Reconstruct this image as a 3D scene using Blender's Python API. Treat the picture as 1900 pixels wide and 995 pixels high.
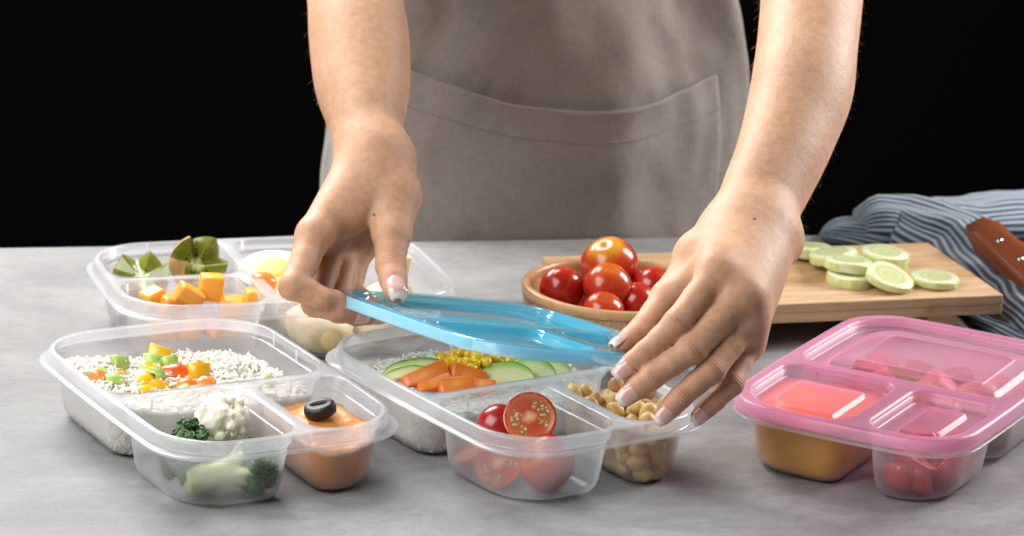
import bpy, bmesh, math, random
import numpy as np
from mathutils import Vector, Matrix, noise as mnoise

# ------------------------------------------------------------------ scene, camera, light
for o in list(bpy.data.objects):
    bpy.data.objects.remove(o)
sc = bpy.context.scene
col = sc.collection
R = math.radians
random.seed(7)
rng = np.random.default_rng(11)

CAM_H, PITCH, FPX, ROLL = 0.7865, 0.28580, 6683.8, 0.053525
CAM = np.array([0.0, 0.0, CAM_H])
FWD = np.array([0.0, math.cos(PITCH), -math.sin(PITCH)])
RIGHT0 = np.array([1.0, 0.0, 0.0])
DOWN0 = np.array([0.0, -math.sin(PITCH), -math.cos(PITCH)])
RGT = math.cos(ROLL) * RIGHT0 - math.sin(ROLL) * DOWN0
DWN = math.sin(ROLL) * RIGHT0 + math.cos(ROLL) * DOWN0

cam_data = bpy.data.cameras.new('camera')
cam = bpy.data.objects.new('camera', cam_data)
col.objects.link(cam)
cam.matrix_world = Matrix(((RGT[0], -DWN[0], -FWD[0], CAM[0]),
                           (RGT[1], -DWN[1], -FWD[1], CAM[1]),
                           (RGT[2], -DWN[2], -FWD[2], CAM[2]),
                           (0, 0, 0, 1)))
cam_data.sensor_width = 36.0
cam_data.lens = FPX / 1900 * 36
cam_data.clip_end = 50
cam_data.clip_start = 0.1
cam_data.dof.use_dof = True
cam_data.dof.focus_distance = 2.27
cam_data.dof.aperture_fstop = 14
sc.camera = cam

world = bpy.data.worlds.new('World')
sc.world = world
world.use_nodes = True
world.node_tree.nodes['Background'].inputs[0].default_value = (0.9, 0.95, 1.0, 1)
world.node_tree.nodes['Background'].inputs[1].default_value = 0.035


def area_light(name, loc, target, sx, sy, power, color):
    d = bpy.data.lights.new(name, 'AREA')
    d.shape = 'RECTANGLE'
    d.size, d.size_y = sx, sy
    d.energy = power
    d.color = color
    o = bpy.data.objects.new(name, d)
    col.objects.link(o)
    o.location = loc
    o.rotation_euler = (Vector(target) - Vector(loc)).to_track_quat('-Z', 'Y').to_euler()
    return o


# studio softboxes: a big one high behind on the left, a strip behind on the right, a weaker one over the camera
area_light('softbox_key', (-0.80, 3.45, 1.25), (-0.12, 2.30, 0.0), 0.9, 0.9, 58, (1.0, 0.985, 0.96))
area_light('softbox_rim', (1.20, 3.00, 0.78), (0.12, 2.30, 0.08), 0.35, 0.7, 29, (1.0, 0.99, 0.98))
area_light('softbox_front', (-1.05, 1.55, 1.15), (-0.03, 2.30, 0.05), 1.3, 1.1, 32, (1.0, 0.98, 0.95))

sc.view_settings.view_transform = 'Standard'
sc.view_settings.look = 'None'
sc.view_settings.exposure = 0.0
sc.view_settings.gamma = 1.0
sc.view_settings.use_curve_mapping = False
sc.render.engine = 'CYCLES'
sc.cycles.max_bounces = 14
sc.cycles.diffuse_bounces = 4
sc.cycles.glossy_bounces = 4
sc.cycles.transmission_bounces = 8
sc.cycles.transparent_max_bounces = 40
sc.cycles.caustics_reflective = False
sc.cycles.caustics_refractive = True
sc.cycles.use_denoising = True
sc.cycles.sample_clamp_indirect = 6


# ------------------------------------------------------------------ points seen in the photograph
def ray(u, v):
    return ((u - 950) * RGT + (v - 497.5) * DWN) / FPX + FWD


def at_d(u, v, d):
    return CAM + ray(u, v) * d


def at_z(u, v, z):
    r = ray(u, v)
    return CAM + r * ((z - CAM_H) / r[2])


def at_plane(u, v, p, n):
    r = ray(u, v)
    return CAM + r * (((p - CAM) @ n) / (r @ n))


def unit(v):
    v = np.asarray(v, float)
    return v / (np.linalg.norm(v) + 1e-12)


# ------------------------------------------------------------------ object helpers
def tag(o, label=None, cat=None, group=None, kind=None):
    if label: o['label'] = label
    if cat: o['category'] = cat
    if group: o['group'] = group
    if kind: o['kind'] = kind
    return o


def mesh_data(name, verts, faces, mat=None, smooth=True):
    me = bpy.data.meshes.new(name)
    me.from_pydata([tuple(map(float, v)) for v in verts], [], [tuple(map(int, f)) for f in faces])
    if smooth:
        me.polygons.foreach_set('use_smooth', [True] * len(me.polygons))
    if mat: me.materials.append(mat)
    me.update()
    return me


def link(name, me, parent=None, M=None):
    o = bpy.data.objects.new(name, me)
    col.objects.link(o)
    if parent is not None: o.parent = parent
    if M is not None: o.matrix_local = Matrix(M)
    return o


def obj(name, verts, faces, mat=None, parent=None, smooth=True, M=None):
    return link(name, mesh_data(name, verts, faces, mat, smooth), parent, M)


def empty(name, loc=(0, 0, 0), M=None):
    o = bpy.data.objects.new(name, None)
    o.empty_display_size = 0.02
    col.objects.link(o)
    if M is not None: o.matrix_world = Matrix(M)
    else: o.location = loc
    return o


def from_bm(name, bm, mat=None, parent=None, smooth=True, M=None):
    me = bpy.data.meshes.new(name)
    bm.to_mesh(me); bm.free()
    if smooth: me.polygons.foreach_set('use_smooth', [True] * len(me.polygons))
    if mat: me.materials.append(mat)
    return link(name, me, parent, M)


def frame(loc, x=None, y=None, z=None):
    """4x4 from an origin and two given axes (the third completes it)."""
    if z is not None and x is not None:
        z = unit(z); x = unit(x - np.dot(x, z) * z); y = np.cross(z, x)
    elif z is not None and y is not None:
        z = unit(z); y = unit(y - np.dot(y, z) * z); x = np.cross(y, z)
    else:
        x = unit(x); y = unit(y - np.dot(y, x) * x); z = np.cross(x, y)
    M = np.eye(4)
    M[:3, 0], M[:3, 1], M[:3, 2], M[:3, 3] = x, y, z, loc
    return M


def euler_M(loc, rx=0, ry=0, rz=0, s=(1, 1, 1)):
    from mathutils import Euler
    if np.isscalar(s): s = (s, s, s)
    return Matrix.LocRotScale(Vector(tuple(map(float, loc))), Euler((rx, ry, rz)), Vector(s))


def lathe(profile, n=32):
    """profile of (r, z) from bottom to top; ends with r=0 become poles."""
    V, F, rings = [], [], []
    for r, z in profile:
        if r < 1e-7:
            V.append((0, 0, z)); rings.append([len(V) - 1])
        else:
            s = len(V)
            for k in range(n):
                t = 2 * math.pi * k / n
                V.append((r * math.cos(t), r * math.sin(t), z))
            rings.append(list(range(s, s + n)))
    for A, B in zip(rings[:-1], rings[1:]):
        for k in range(n):
            k2 = (k + 1) % n
            if len(A) == 1 and len(B) == 1: continue
            if len(A) == 1: F.append((A[0], B[k2], B[k]))
            elif len(B) == 1: F.append((A[k], A[k2], B[0]))
            else: F.append((A[k], A[k2], B[k2], B[k]))
    return np.array(V, float), F


def ico(sub=2, r=1.0):
    bm = bmesh.new()
    bmesh.ops.create_icosphere(bm, subdivisions=sub, radius=r)
    V = np.array([v.co for v in bm.verts]); F = [[v.index for v in f.verts] for f in bm.faces]
    bm.free()
    return V, F


def rbox(sx, sy, sz, bev, seg=2):
    bm = bmesh.new()
    bmesh.ops.create_cube(bm, size=1)
    for v in bm.verts: v.co = (v.co.x * sx, v.co.y * sy, v.co.z * sz)
    bmesh.ops.bevel(bm, geom=bm.edges[:] + bm.verts[:], offset=bev, segments=seg, profile=0.5, affect='EDGES')
    V = np.array([v.co for v in bm.verts]); F = [[v.index for v in f.verts] for f in bm.faces]
    bm.free()
    return V, F


def nz(V, freq, amp, seed=0.0):
    """push points about with smooth noise"""
    V = np.array(V, float)
    out = np.empty_like(V)
    for i, p in enumerate(V):
        q = Vector((p[0] * freq + seed, p[1] * freq - seed * 1.7, p[2] * freq + seed * 0.6))
        out[i] = p + amp * np.array(mnoise.noise_vector(q))
    return out


# ------------------------------------------------------------------ smooth solids from distance fields
def smin(a, b, k):
    h = np.clip(0.5 + 0.5 * (b - a) / k, 0, 1)
    return b + (a - b) * h - k * h * (1 - h)


def seg(P, a, b, r1, r2, n=None, q=1.0):
    """tapered capsule; optionally flattened by q along the direction n"""
    a = np.asarray(a, float); b = np.asarray(b, float)
    ba = b - a; l2 = ba @ ba
    pa = P - a
    t = np.clip((pa @ ba) / l2, 0, 1)
    w = pa - t[..., None] * ba
    if n is not None:
        c = w @ n
        w = w + (c * (1 / q - 1))[..., None] * n
    return np.linalg.norm(w, axis=-1) - (r1 + (r2 - r1) * t)


def ell(P, c, axes, rad):
    """ellipsoid with unit axes (rows) and radii"""
    q = (P - c) @ np.asarray(axes).T / np.asarray(rad)
    k0 = np.linalg.norm(q, axis=-1)
    k1 = np.linalg.norm(q / np.asarray(rad), axis=-1) + 1e-9
    return k0 * (k0 - 1) / k1


CORN = np.array([(i, j, k) for i in (0, 1) for j in (0, 1) for k in (0, 1)])
CEDGE = [(a, b) for a in range(8) for b in range(a + 1, 8) if np.abs(CORN[a] - CORN[b]).sum() == 1]


def surface_net(f, lo, hi, h, B=20, smooth=2, slack=1.7):
    lo = np.asarray(lo, float); hi = np.asarray(hi, float)
    nb = np.ceil((hi - lo) / (h * B)).astype(int)
    G = nb * B + 4
    ib = np.stack(np.meshgrid(*[np.arange(k) for k in nb], indexing='ij'), -1).reshape(-1, 3)
    cen = lo + (ib + 0.5) * B * h
    keep = np.abs(f(cen)) < slack * (B * h * 0.87)
    loc = np.stack(np.meshgrid(*[np.arange(B + 1)] * 3, indexing='ij'), -1)
    keys, verts, quads = [], [], []
    key = lambda g: ((g[..., 0] + 1) * G[1] + g[..., 1] + 1) * G[2] + g[..., 2] + 1
    for b in ib[keep]:
        g = loc + b * B
        P = lo + g * h
        V = f(P.reshape(-1, 3)).reshape(B + 1, B + 1, B + 1)
        S = V < 0
        if S.all() or not S.any(): continue
        cs = [S[i:B + i, j:B + j, k:B + k] for i, j, k in CORN]
        n = sum(c.astype(np.int8) for c in cs)
        act = np.argwhere((n > 0) & (n < 8))
        cv = np.stack([V[act[:, 0] + i, act[:, 1] + j, act[:, 2] + k] for i, j, k in CORN], 1)
        acc = np.zeros((len(act), 3)); cnt = np.zeros(len(act))
        for a, c in CEDGE:
            va, vc = cv[:, a], cv[:, c]
            m = (va < 0) != (vc < 0)
            t = np.where(m, va / np.where(m, va - vc, 1), 0)
            acc += np.where(m[:, None], CORN[a] + t[:, None] * (CORN[c] - CORN[a]), 0)
            cnt += m
        verts.append(lo + (act + b * B + acc / cnt[:, None]) * h)
        keys.append(key(act + b * B))
        for ax in range(3):
            A = S[:B, :B, :B]
            sl = [slice(0, B)] * 3; sl[ax] = slice(1, B + 1)
            Bq = S[tuple(sl)]
            e = np.argwhere(A != Bq)
            if not len(e): continue
            fl = A[e[:, 0], e[:, 1], e[:, 2]]
            ge = e + b * B
            u = np.zeros(3, int); w = np.zeros(3, int)
            u[(ax + 1) % 3] = 1; w[(ax + 2) % 3] = 1
            q = np.stack([key(ge - u - w), key(ge - w), key(ge), key(ge - u)], 1)
            q[~fl] = q[~fl][:, ::-1]
            quads.append(q)
    keys = np.concatenate(keys); verts = np.concatenate(verts); quads = np.concatenate(quads)
    uk, ix = np.unique(keys, return_index=True)
    verts = verts[ix]
    F = np.searchsorted(uk, quads)
    F = np.clip(F, 0, len(uk) - 1)
    ok = (uk[F] == quads).all(1)
    F = F[ok]
    for it in range(smooth):
        s = np.zeros_like(verts); c = np.zeros(len(verts))
        for i in range(4):
            a, b2 = F[:, i], F[:, (i + 1) % 4]
            np.add.at(s, a, verts[b2]); np.add.at(c, a, 1)
            np.add.at(s, b2, verts[a]); np.add.at(c, b2, 1)
        verts = verts + 0.5 * (s / np.maximum(c, 1)[:, None] - verts) * (c > 0)[:, None]
    return verts, F


def mesh_np(name, V, F, mat=None, smooth=True):
    me = bpy.data.meshes.new(name)
    me.vertices.add(len(V)); me.vertices.foreach_set('co', np.asarray(V, np.float32).ravel())
    F = np.asarray(F, np.int32); n = F.shape[1]
    me.loops.add(F.size); me.loops.foreach_set('vertex_index', F.ravel())
    me.polygons.add(len(F))
    me.polygons.foreach_set('loop_start', np.arange(len(F), dtype=np.int32) * n)
    me.polygons.foreach_set('loop_total', np.full(len(F), n, np.int32))
    if smooth: me.polygons.foreach_set('use_smooth', np.ones(len(F), bool))
    me.update(calc_edges=True); me.validate()
    if mat: me.materials.append(mat)
    return me


# ------------------------------------------------------------------ material helpers
class NT:
    def __init__(s, name):
        s.m = bpy.data.materials.new(name); s.m.use_nodes = True
        s.t = s.m.node_tree; s.n = s.t.nodes; s.n.clear()
        s.out = s.n.new('ShaderNodeOutputMaterial')

    def node(s, typ, **kw):
        nd = s.n.new(typ)
        for k, v in kw.items():
            if k == 'ins':
                for kk, vv in v.items():
                    if hasattr(vv, 'is_linked') or hasattr(vv, 'links'): s.t.links.new(vv, nd.inputs[kk])
                    else: nd.inputs[kk].default_value = vv
            else: setattr(nd, k, v)
        return nd

    def link(s, a, b): s.t.links.new(a, b)

    def coord(s, kind='Object'): return s.node('ShaderNodeTexCoord').outputs[kind]

    def noise(s, vec, scale, detail=3, rough=0.55, out='Fac', dist=0.0):
        return s.node('ShaderNodeTexNoise', ins={'Vector': vec, 'Scale': scale, 'Detail': detail, 'Roughness': rough, 'Distortion': dist}).outputs[out]

    def ramp(s, fac, stops, interp='LINEAR'):
        r = s.node('ShaderNodeValToRGB', ins={'Fac': fac})
        cr = r.color_ramp; cr.interpolation = interp
        while len(cr.elements) < len(stops): cr.elements.new(0.5)
        for e, (p, c) in zip(cr.elements, stops):
            e.position = p
            e.color = (c, c, c, 1) if np.isscalar(c) else (c[0], c[1], c[2], 1)
        return r.outputs['Color']

    def mix(s, fac, a, b, typ='MIX'):
        m = s.node('ShaderNodeMix', data_type='RGBA', blend_type=typ)
        for i, v in ((0, fac), (6, a), (7, b)):
            if hasattr(v, 'links'): s.t.links.new(v, m.inputs[i])
            else: m.inputs[i].default_value = v if i == 0 else (v[0], v[1], v[2], 1)
        return m.outputs[2]

    def math(s, op, a, b=0.0, c=0.0, clamp=False):
        m = s.node('ShaderNodeMath', operation=op, use_clamp=clamp)
        for i, v in enumerate((a, b, c)):
            if hasattr(v, 'links'): s.t.links.new(v, m.inputs[i])
            else: m.inputs[i].default_value = v
        return m.outputs[0]

    def bump(s, height, strength=0.3, dist=0.001, normal=None):
        ins = {'Height': height, 'Strength': strength, 'Distance': dist}
        if normal is not None: ins['Normal'] = normal
        return s.node('ShaderNodeBump', ins=ins).outputs[0]

    def bsdf(s, color, rough=0.5, normal=None, sss=0.0, sss_r=(1, 0.4, 0.2), sss_s=0.004, spec=0.5, coat=0.0, **kw):
        p = s.node('ShaderNodeBsdfPrincipled')
        def setv(k, v):
            if hasattr(v, 'links'): s.t.links.new(v, p.inputs[k])
            elif k == 'Base Color': p.inputs[k].default_value = (v[0], v[1], v[2], 1)
            else: p.inputs[k].default_value = v
        setv('Base Color', color); setv('Roughness', rough); setv('Specular IOR Level', spec)
        if normal is not None: setv('Normal', normal)
        if sss is not None and (hasattr(sss, 'links') or sss > 0):
            setv('Subsurface Weight', sss); setv('Subsurface Radius', sss_r); setv('Subsurface Scale', sss_s)
        if coat: setv('Coat Weight', coat); setv('Coat Roughness', 0.12)
        for k, v in kw.items(): setv(k, v)
        return p.outputs[0]

    def done(s, shader, vol=None):
        s.link(shader, s.out.inputs['Surface']); return s.m


# ------------------------------------------------------------------ worktop and backdrop
def mat_worktop():
    t = NT('grey_stone_worktop')
    c = t.coord('Object')
    mp = t.node('ShaderNodeMapping', ins={'Vector': c, 'Scale': (1.0, 1.6, 1.0), 'Rotation': (0, 0, 0.15)}).outputs[0]
    n1 = t.noise(mp, 5.5, 6, 0.62, dist=0.6)
    n2 = t.noise(mp, 60, 8, 0.75)
    n3 = t.noise(c, 420, 2, 0.6)
    base = t.ramp(n1, [(0.3, (0.205, 0.204, 0.206)), (0.52, (0.268, 0.267, 0.267)), (0.72, (0.340, 0.339, 0.337))])
    spk = t.ramp(n2, [(0.32, 0.80), (0.5, 1.0), (0.68, 1.12)])
    fine = t.ramp(n3, [(0.3, 0.90), (0.55, 1.0), (0.75, 1.06)])
    cc = t.mix(1.0, t.mix(1.0, base, spk, 'MULTIPLY'), fine, 'MULTIPLY')
    rough = t.ramp(n2, [(0.3, 0.55), (0.7, 0.75)])
    return t.done(t.bsdf(cc, rough, t.bump(n3, 0.12, 0.0006, t.bump(n2, 0.15, 0.001)), spec=0.28))


TROT = math.atan2(2.8169 - 2.6569, 0.2432 + 0.3941)
EX = np.array([math.cos(TROT), math.sin(TROT), 0.0])
EY = np.array([-math.sin(TROT), math.cos(TROT), 0.0])
EDGE = np.array([-0.0226, 2.7522, 0.0])
V, F = rbox(2.6, 1.5, 0.04, 0.003, 2)
V += np.array([0.0, -0.75, -0.02])
tag(obj('worktop', V, F, mat_worktop(), smooth=False, M=frame(EDGE, x=EX, z=np.array([0, 0, 1.0]))), kind='structure')

t = NT('black_backdrop')
m = t.done(t.bsdf((0.0022, 0.0022, 0.0024), 0.95, spec=0.02))
tag(obj('backdrop', [(-4, 4.2, -1.6), (4, 4.2, -1.6), (4, 4.2, 3), (-4, 4.2, 3)], [(0, 1, 2, 3)], m), kind='structure')


# ------------------------------------------------------------------ plastic lunch boxes
def mat_plastic(name, tint, body, haze, edge, rough, frost=0.3, gl=0.2, dif=0.45):
    """moulded translucent plastic: clear part, frosted part, milky body, gloss"""
    t = NT(name)
    lw = t.node('ShaderNodeLayerWeight', ins={'Blend': 0.5}).outputs['Facing']
    f2 = t.math('MULTIPLY', lw, lw)
    fac = t.math('MULTIPLY_ADD', f2, edge, haze, clamp=True)
    clear = t.node('ShaderNodeBsdfTransparent', ins={'Color': (*tint, 1)}).outputs[0]
    fro = clear if frost <= 0 else t.node('ShaderNodeBsdfRefraction', ins={'Color': (*tint, 1), 'Roughness': rough, 'IOR': 1.12}).outputs[0]
    thru = clear if frost <= 0 else t.node('ShaderNodeMixShader', ins={0: frost, 1: clear, 2: fro}).outputs[0]
    tr = t.node('ShaderNodeBsdfTranslucent', ins={'Color': (*body, 1)}).outputs[0]
    df = t.node('ShaderNodeBsdfDiffuse', ins={'Color': (*body, 1)}).outputs[0]
    milk = t.node('ShaderNodeMixShader', ins={0: dif, 1: tr, 2: df}).outputs[0]
    b = t.node('ShaderNodeMixShader', ins={0: fac, 1: thru, 2: milk}).outputs[0]
    fr = t.node('ShaderNodeFresnel', ins={'IOR': 1.46}).outputs[0]
    geo = t.node('ShaderNodeNewGeometry').outputs['Backfacing']
    fr = t.math('MULTIPLY', fr, t.math('SUBTRACT', 0.75, geo), clamp=True)      # only the outer face of the wall mirrors
    nse = t.noise(t.coord('Object'), 900, 2)
    g = t.node('ShaderNodeBsdfGlossy', ins={'Roughness': gl, 'Normal': t.bump(nse, 0.04, 0.0003)}).outputs[0]
    return t.done(t.node('ShaderNodeMixShader', ins={0: fr, 1: b, 2: g}).outputs[0])


WHITE = (0.985, 0.985, 0.99); MILK = (0.90, 0.91, 0.94)
M_CLEAR = mat_plastic('clear_plastic_inner_face', WHITE, MILK, 0.055, 0.28, 0.2, 0.0, 0.2)
M_FROST = mat_plastic('frosted_plastic_outer_face', WHITE, MILK, 0.145, 0.42, 0.24, 0.33, 0.28)
M_RIM = mat_plastic('thick_plastic_rim', (0.97, 0.97, 0.98), MILK, 0.22, 0.45, 0.3, 0.0, 0.18)
M_RIB = mat_plastic('thick_clear_plastic', (0.95, 0.95, 0.97), (0.92, 0.93, 0.96), 0.42, 0.4, 0.3, 0.0, 0.2)
M_PINK = mat_plastic('pink_translucent_plastic', (1.0, 0.84, 0.91), (0.94, 0.48, 0.68), 0.17, 0.42, 0.12, 0.0, 0.36)
M_PINK2 = mat_plastic('pink_lid_skirt_lit', (1.0, 0.82, 0.90), (0.95, 0.60, 0.76), 0.34, 0.42, 0.12, 0.0, 0.36)  # paler pink than the panel: the skirt's lit look is put into its colour
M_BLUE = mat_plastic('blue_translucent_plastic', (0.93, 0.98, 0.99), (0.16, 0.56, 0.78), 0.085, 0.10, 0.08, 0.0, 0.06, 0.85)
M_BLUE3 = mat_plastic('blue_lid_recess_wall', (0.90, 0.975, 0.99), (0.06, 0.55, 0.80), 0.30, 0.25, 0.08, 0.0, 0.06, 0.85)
M_BLUE2 = mat_plastic('blue_lid_skirt_lit', (0.85, 0.96, 0.99), (0.40, 0.76, 0.92), 0.38, 0.42, 0.08, 0.0, 0.12, 0.85)  # lighter copy of the lid blue, painting in the light that falls on the skirt

BA, BB, BOW = 0.1677, 0.2489, 0.0028          # outer width and length of a box, bulge of its sides
ZT = 0.0483                                    # height of its deck
NC, NS = 8, 6


def rloop(x0, x1, y0, y1, r, bow=True):
    """rounded rectangle; r = radii of the corners (+x+y, -x+y, -x-y, +x-y)"""
    if np.isscalar(r): r = (r,) * 4
    r = list(r)
    for i, j, L_ in ((0, 1, x1 - x0), (1, 2, y1 - y0), (2, 3, x1 - x0), (3, 0, y1 - y0)):
        if r[i] + r[j] > 0.96 * L_:
            q = 0.96 * L_ / (r[i] + r[j]); r[i] *= q; r[j] *= q
    C4 = ((x1 - r[0], y1 - r[0], 0, r[0]), (x0 + r[1], y1 - r[1], 90, r[1]), (x0 + r[2], y0 + r[2], 180, r[2]), (x1 - r[3], y0 + r[3], 270, r[3]))
    P = []
    for i, (cx, cy, t0, rr) in enumerate(C4):
        for k in range(NC + 1):
            a = math.radians(t0 + 90 * k / NC)
            P.append((cx + rr * math.cos(a), cy + rr * math.sin(a)))
        nx = C4[(i + 1) % 4]; a = math.radians(t0 + 90)
        p0 = np.array(P[-1]); p1 = np.array((nx[0] + nx[3] * math.cos(a), nx[1] + nx[3] * math.sin(a)))
        for k in range(1, NS): P.append(tuple(p0 + (p1 - p0) * k / NS))
    P = np.array(P)
    if bow:
        X = P[:, 0] * (1 + 2 * BOW / BA * (1 - np.clip(2 * P[:, 1] / BB, -1, 1) ** 2))
        Y = P[:, 1] * (1 + 2 * BOW / BB * (1 - np.clip(2 * P[:, 0] / BA, -1, 1) ** 2))
        P = np.stack([X, Y], 1)
    return P


# the three compartments: extents and corner radii at the deck
COMP = {'big': (-0.0755, 0.0755, -0.0130, 0.1160, (0.036, 0.036, 0.020, 0.020)),
        'left': (-0.0755, 0.0060, -0.1160, -0.0228, (0.014, 0.014, 0.036, 0.018)),
        'right': (0.0150, 0.0755, -0.1160, -0.0228, (0.014, 0.014, 0.018, 0.036))}
# wall profile of a compartment: inset, height
WALL = [(0.0, ZT), (0.0007, ZT - 0.0007), (0.0011, ZT - 0.0082), (0.0016, ZT - 0.0088), (0.0027, ZT - 0.0091), (0.0032, ZT - 0.0099),
        (0.0050, 0.022), (0.0066, 0.0105), (0.0078, 0.0065), (0.0102, 0.0034), (0.0140, 0.0018), (0.0200, 0.0013)]
WZ = np.array([w[1] for w in WALL][::-1]); WI = np.array([w[0] for w in WALL][::-1])


def comp_loop(name, inset):
    x0, x1, y0, y1, r = COMP[name]
    return rloop(x0 + inset, x1 - inset, y0 + inset, y1 - inset, tuple(max(k - inset * 0.6, 0.004) for k in r))


def wall_inset(z): return float(np.interp(z, WZ, WI))


class Sheet:
    def __init__(s): s.V = []; s.F = []; s.mi = {}

    def loop(s, P, z):
        i = len(s.V); s.V += [(p[0], p[1], z) for p in P]; return list(range(i, i + len(P)))

    def bridge(s, A, B):
        n = len(A)
        for k in range(n): s.F.append((A[k], A[(k + 1) % n], B[(k + 1) % n], B[k]))


def deck_fill(S, outer, holes):
    bm = bmesh.new()
    vs = {}
    for L in [outer] + holes:
        for i in L: vs[i] = bm.verts.new(S.V[i])
    es = []
    for L in [outer] + holes:
        for k in range(len(L)): es.append(bm.edges.new((vs[L[k]], vs[L[(k + 1) % len(L)]])))
    inv = {v: i for i, v in vs.items()}
    r = bmesh.ops.triangle_fill(bm, use_beauty=True, edges=es, normal=(0, 0, 1))
    for f in r['geom']:
        if isinstance(f, bmesh.types.BMFace):
            ids = [inv[v] for v in f.verts]
            a, b, c = (np.array(S.V[i]) for i in ids[:3])
            if np.cross(b - a, c - a)[2] < 0: ids = ids[::-1]
            S.F.append(tuple(ids))
    bm.free()


def box_sheet():
    S = Sheet()
    ins = 0.0038
    def rim(i, r): return rloop(-BA / 2 + i, BA / 2 - i, -BB / 2 + i, BB / 2 - i, r)
    skirt = [(rim(0.0078, 0.0385), ZT), (rim(0.0058, 0.040), ZT - 0.0002), (rim(0.0046, 0.041), ZT - 0.0010), (rim(0.0040, 0.0415), ZT - 0.0024),
             (rim(0.0037, 0.0417), 0.0412), (rim(0.0033, 0.0415), 0.0402), (rim(0.0020, 0.0405), 0.0396), (rim(0.0002, 0.0385), 0.0392), (rim(-0.0004, 0.038), 0.0386)]
    L = [S.loop(P, z) for P, z in skirt]
    for A, B in zip(L[:-1], L[1:]): S.bridge(B, A)
    for k in range(len(S.F)): S.mi[k] = 1
    holes = []
    for c in COMP:
        ls = [S.loop(comp_loop(c, i), z) for i, z in WALL]
        holes.append(ls[0])
        for A, B in zip(ls[:-1], ls[1:]): S.bridge(A, B)
        S.F.append(tuple(ls[-1]))
    n0 = len(S.F)
    deck_fill(S, L[0], holes)
    for k in range(n0, len(S.F)): S.mi[k] = 1
    return S


def lid_sheet():
    """skirted lid, z=0 is its top"""
    S = Sheet()
    def rim(i, r): return rloop(-BA / 2 + i, BA / 2 - i, -BB / 2 + i, BB / 2 - i, r)
    skirt = [(rim(0.0048, 0.0345), 0.0), (rim(0.0031, 0.0355), -0.0003), (rim(0.0019, 0.0362), -0.0011), (rim(0.0012, 0.0366), -0.0026),
             (rim(0.0005, 0.0370), -0.0074), (rim(0.0000, 0.0372), -0.0084)]
    L = [S.loop(P, z) for P, z in skirt]
    for A, B in zip(L[:-1], L[1:]): S.bridge(B, A)
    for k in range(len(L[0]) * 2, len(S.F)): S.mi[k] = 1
    holes = []
    for c in COMP:
        prof = [(-0.0004, 0.0), (0.0010, -0.0007), (0.0018, -0.0022), (0.0022, -0.0030), (0.0030, -0.0034), (0.0036, -0.0068), (0.0048, -0.0078), (0.0062, -0.0080)]
        if c == 'big':
            prof += [(0.0150, -0.0081), (0.0158, -0.0077), (0.0172, -0.0040), (0.0182, -0.0036), (0.0290, -0.0035), (0.0297, -0.0030), (0.0306, -0.0022), (0.0316, -0.0024), (0.0326, -0.0034), (0.034, -0.0036)]
        else:
            prof += [(0.0165, -0.0081), (0.0171, -0.0078), (0.0180, -0.0050), (0.0190, -0.0046), (0.021, -0.0046)]
        x0, x1, y0, y1, r = COMP[c]
        ls = []
        for i, z in prof:
            rr = tuple(max(min(k, 0.5 * min(x1 - x0, y1 - y0) - 0.001) - i * 0.95, 0.0035 if i > .01 else 0.006) for k in r)
            ls.append(S.loop(rloop(x0 + i, x1 - i, y0 + i, y1 - i, rr), z))
        holes.append(ls[0])
        for q, (A, B) in enumerate(zip(ls[:-1], ls[1:])):
            k0 = len(S.F)
            S.bridge(A, B)
            if abs(prof[q + 1][1] - prof[q][1]) > 0.6 * abs(prof[q + 1][0] - prof[q][0]):
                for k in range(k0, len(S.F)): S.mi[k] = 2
        S.F.append(tuple(ls[-1]))
    deck_fill(S, L[0], holes)
    # pull tab at one corner
    return S


def solid(o, th, offset=-1):
    md = o.modifiers.new('wall', 'SOLIDIFY'); md.thickness = th; md.offset = offset; md.use_even_offset = False
    return o


BOXS = box_sheet()
BOX_ME = mesh_data('box_shell', BOXS.V, BOXS.F, M_CLEAR)
for mm in (M_RIM, M_FROST, M_RIM): BOX_ME.materials.append(mm)
for k, v in BOXS.mi.items(): BOX_ME.polygons[k].material_index = v
LIDS = lid_sheet()

POSE = {1: (-0.1890, 2.2251, 0.52153), 2: (0.0039, 2.2647, 0.60712), 3: (0.2689, 2.3059, -0.47275), 4: (-0.1711, 2.4789, 1.90692 - math.pi)}
BOXM = {k: np.array(Matrix.Translation((x, y, 0)) @ Matrix.Rotation(t, 4, 'Z')) for k, (x, y, t) in POSE.items()}


def to_world(c, p):
    return BOXM[c][:3, :3] @ np.asarray(p, float) + BOXM[c][:3, 3]


def to_box(c, P):
    return BOXM[c][:3, :3].T @ (np.asarray(P, float) - BOXM[c][:3, 3])


def rib_mesh():
    V, F = rbox(0.0017, 0.0012, 0.0082, 0.0005, 1)
    return mesh_data('rib', V, F, M_RIB)


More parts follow.
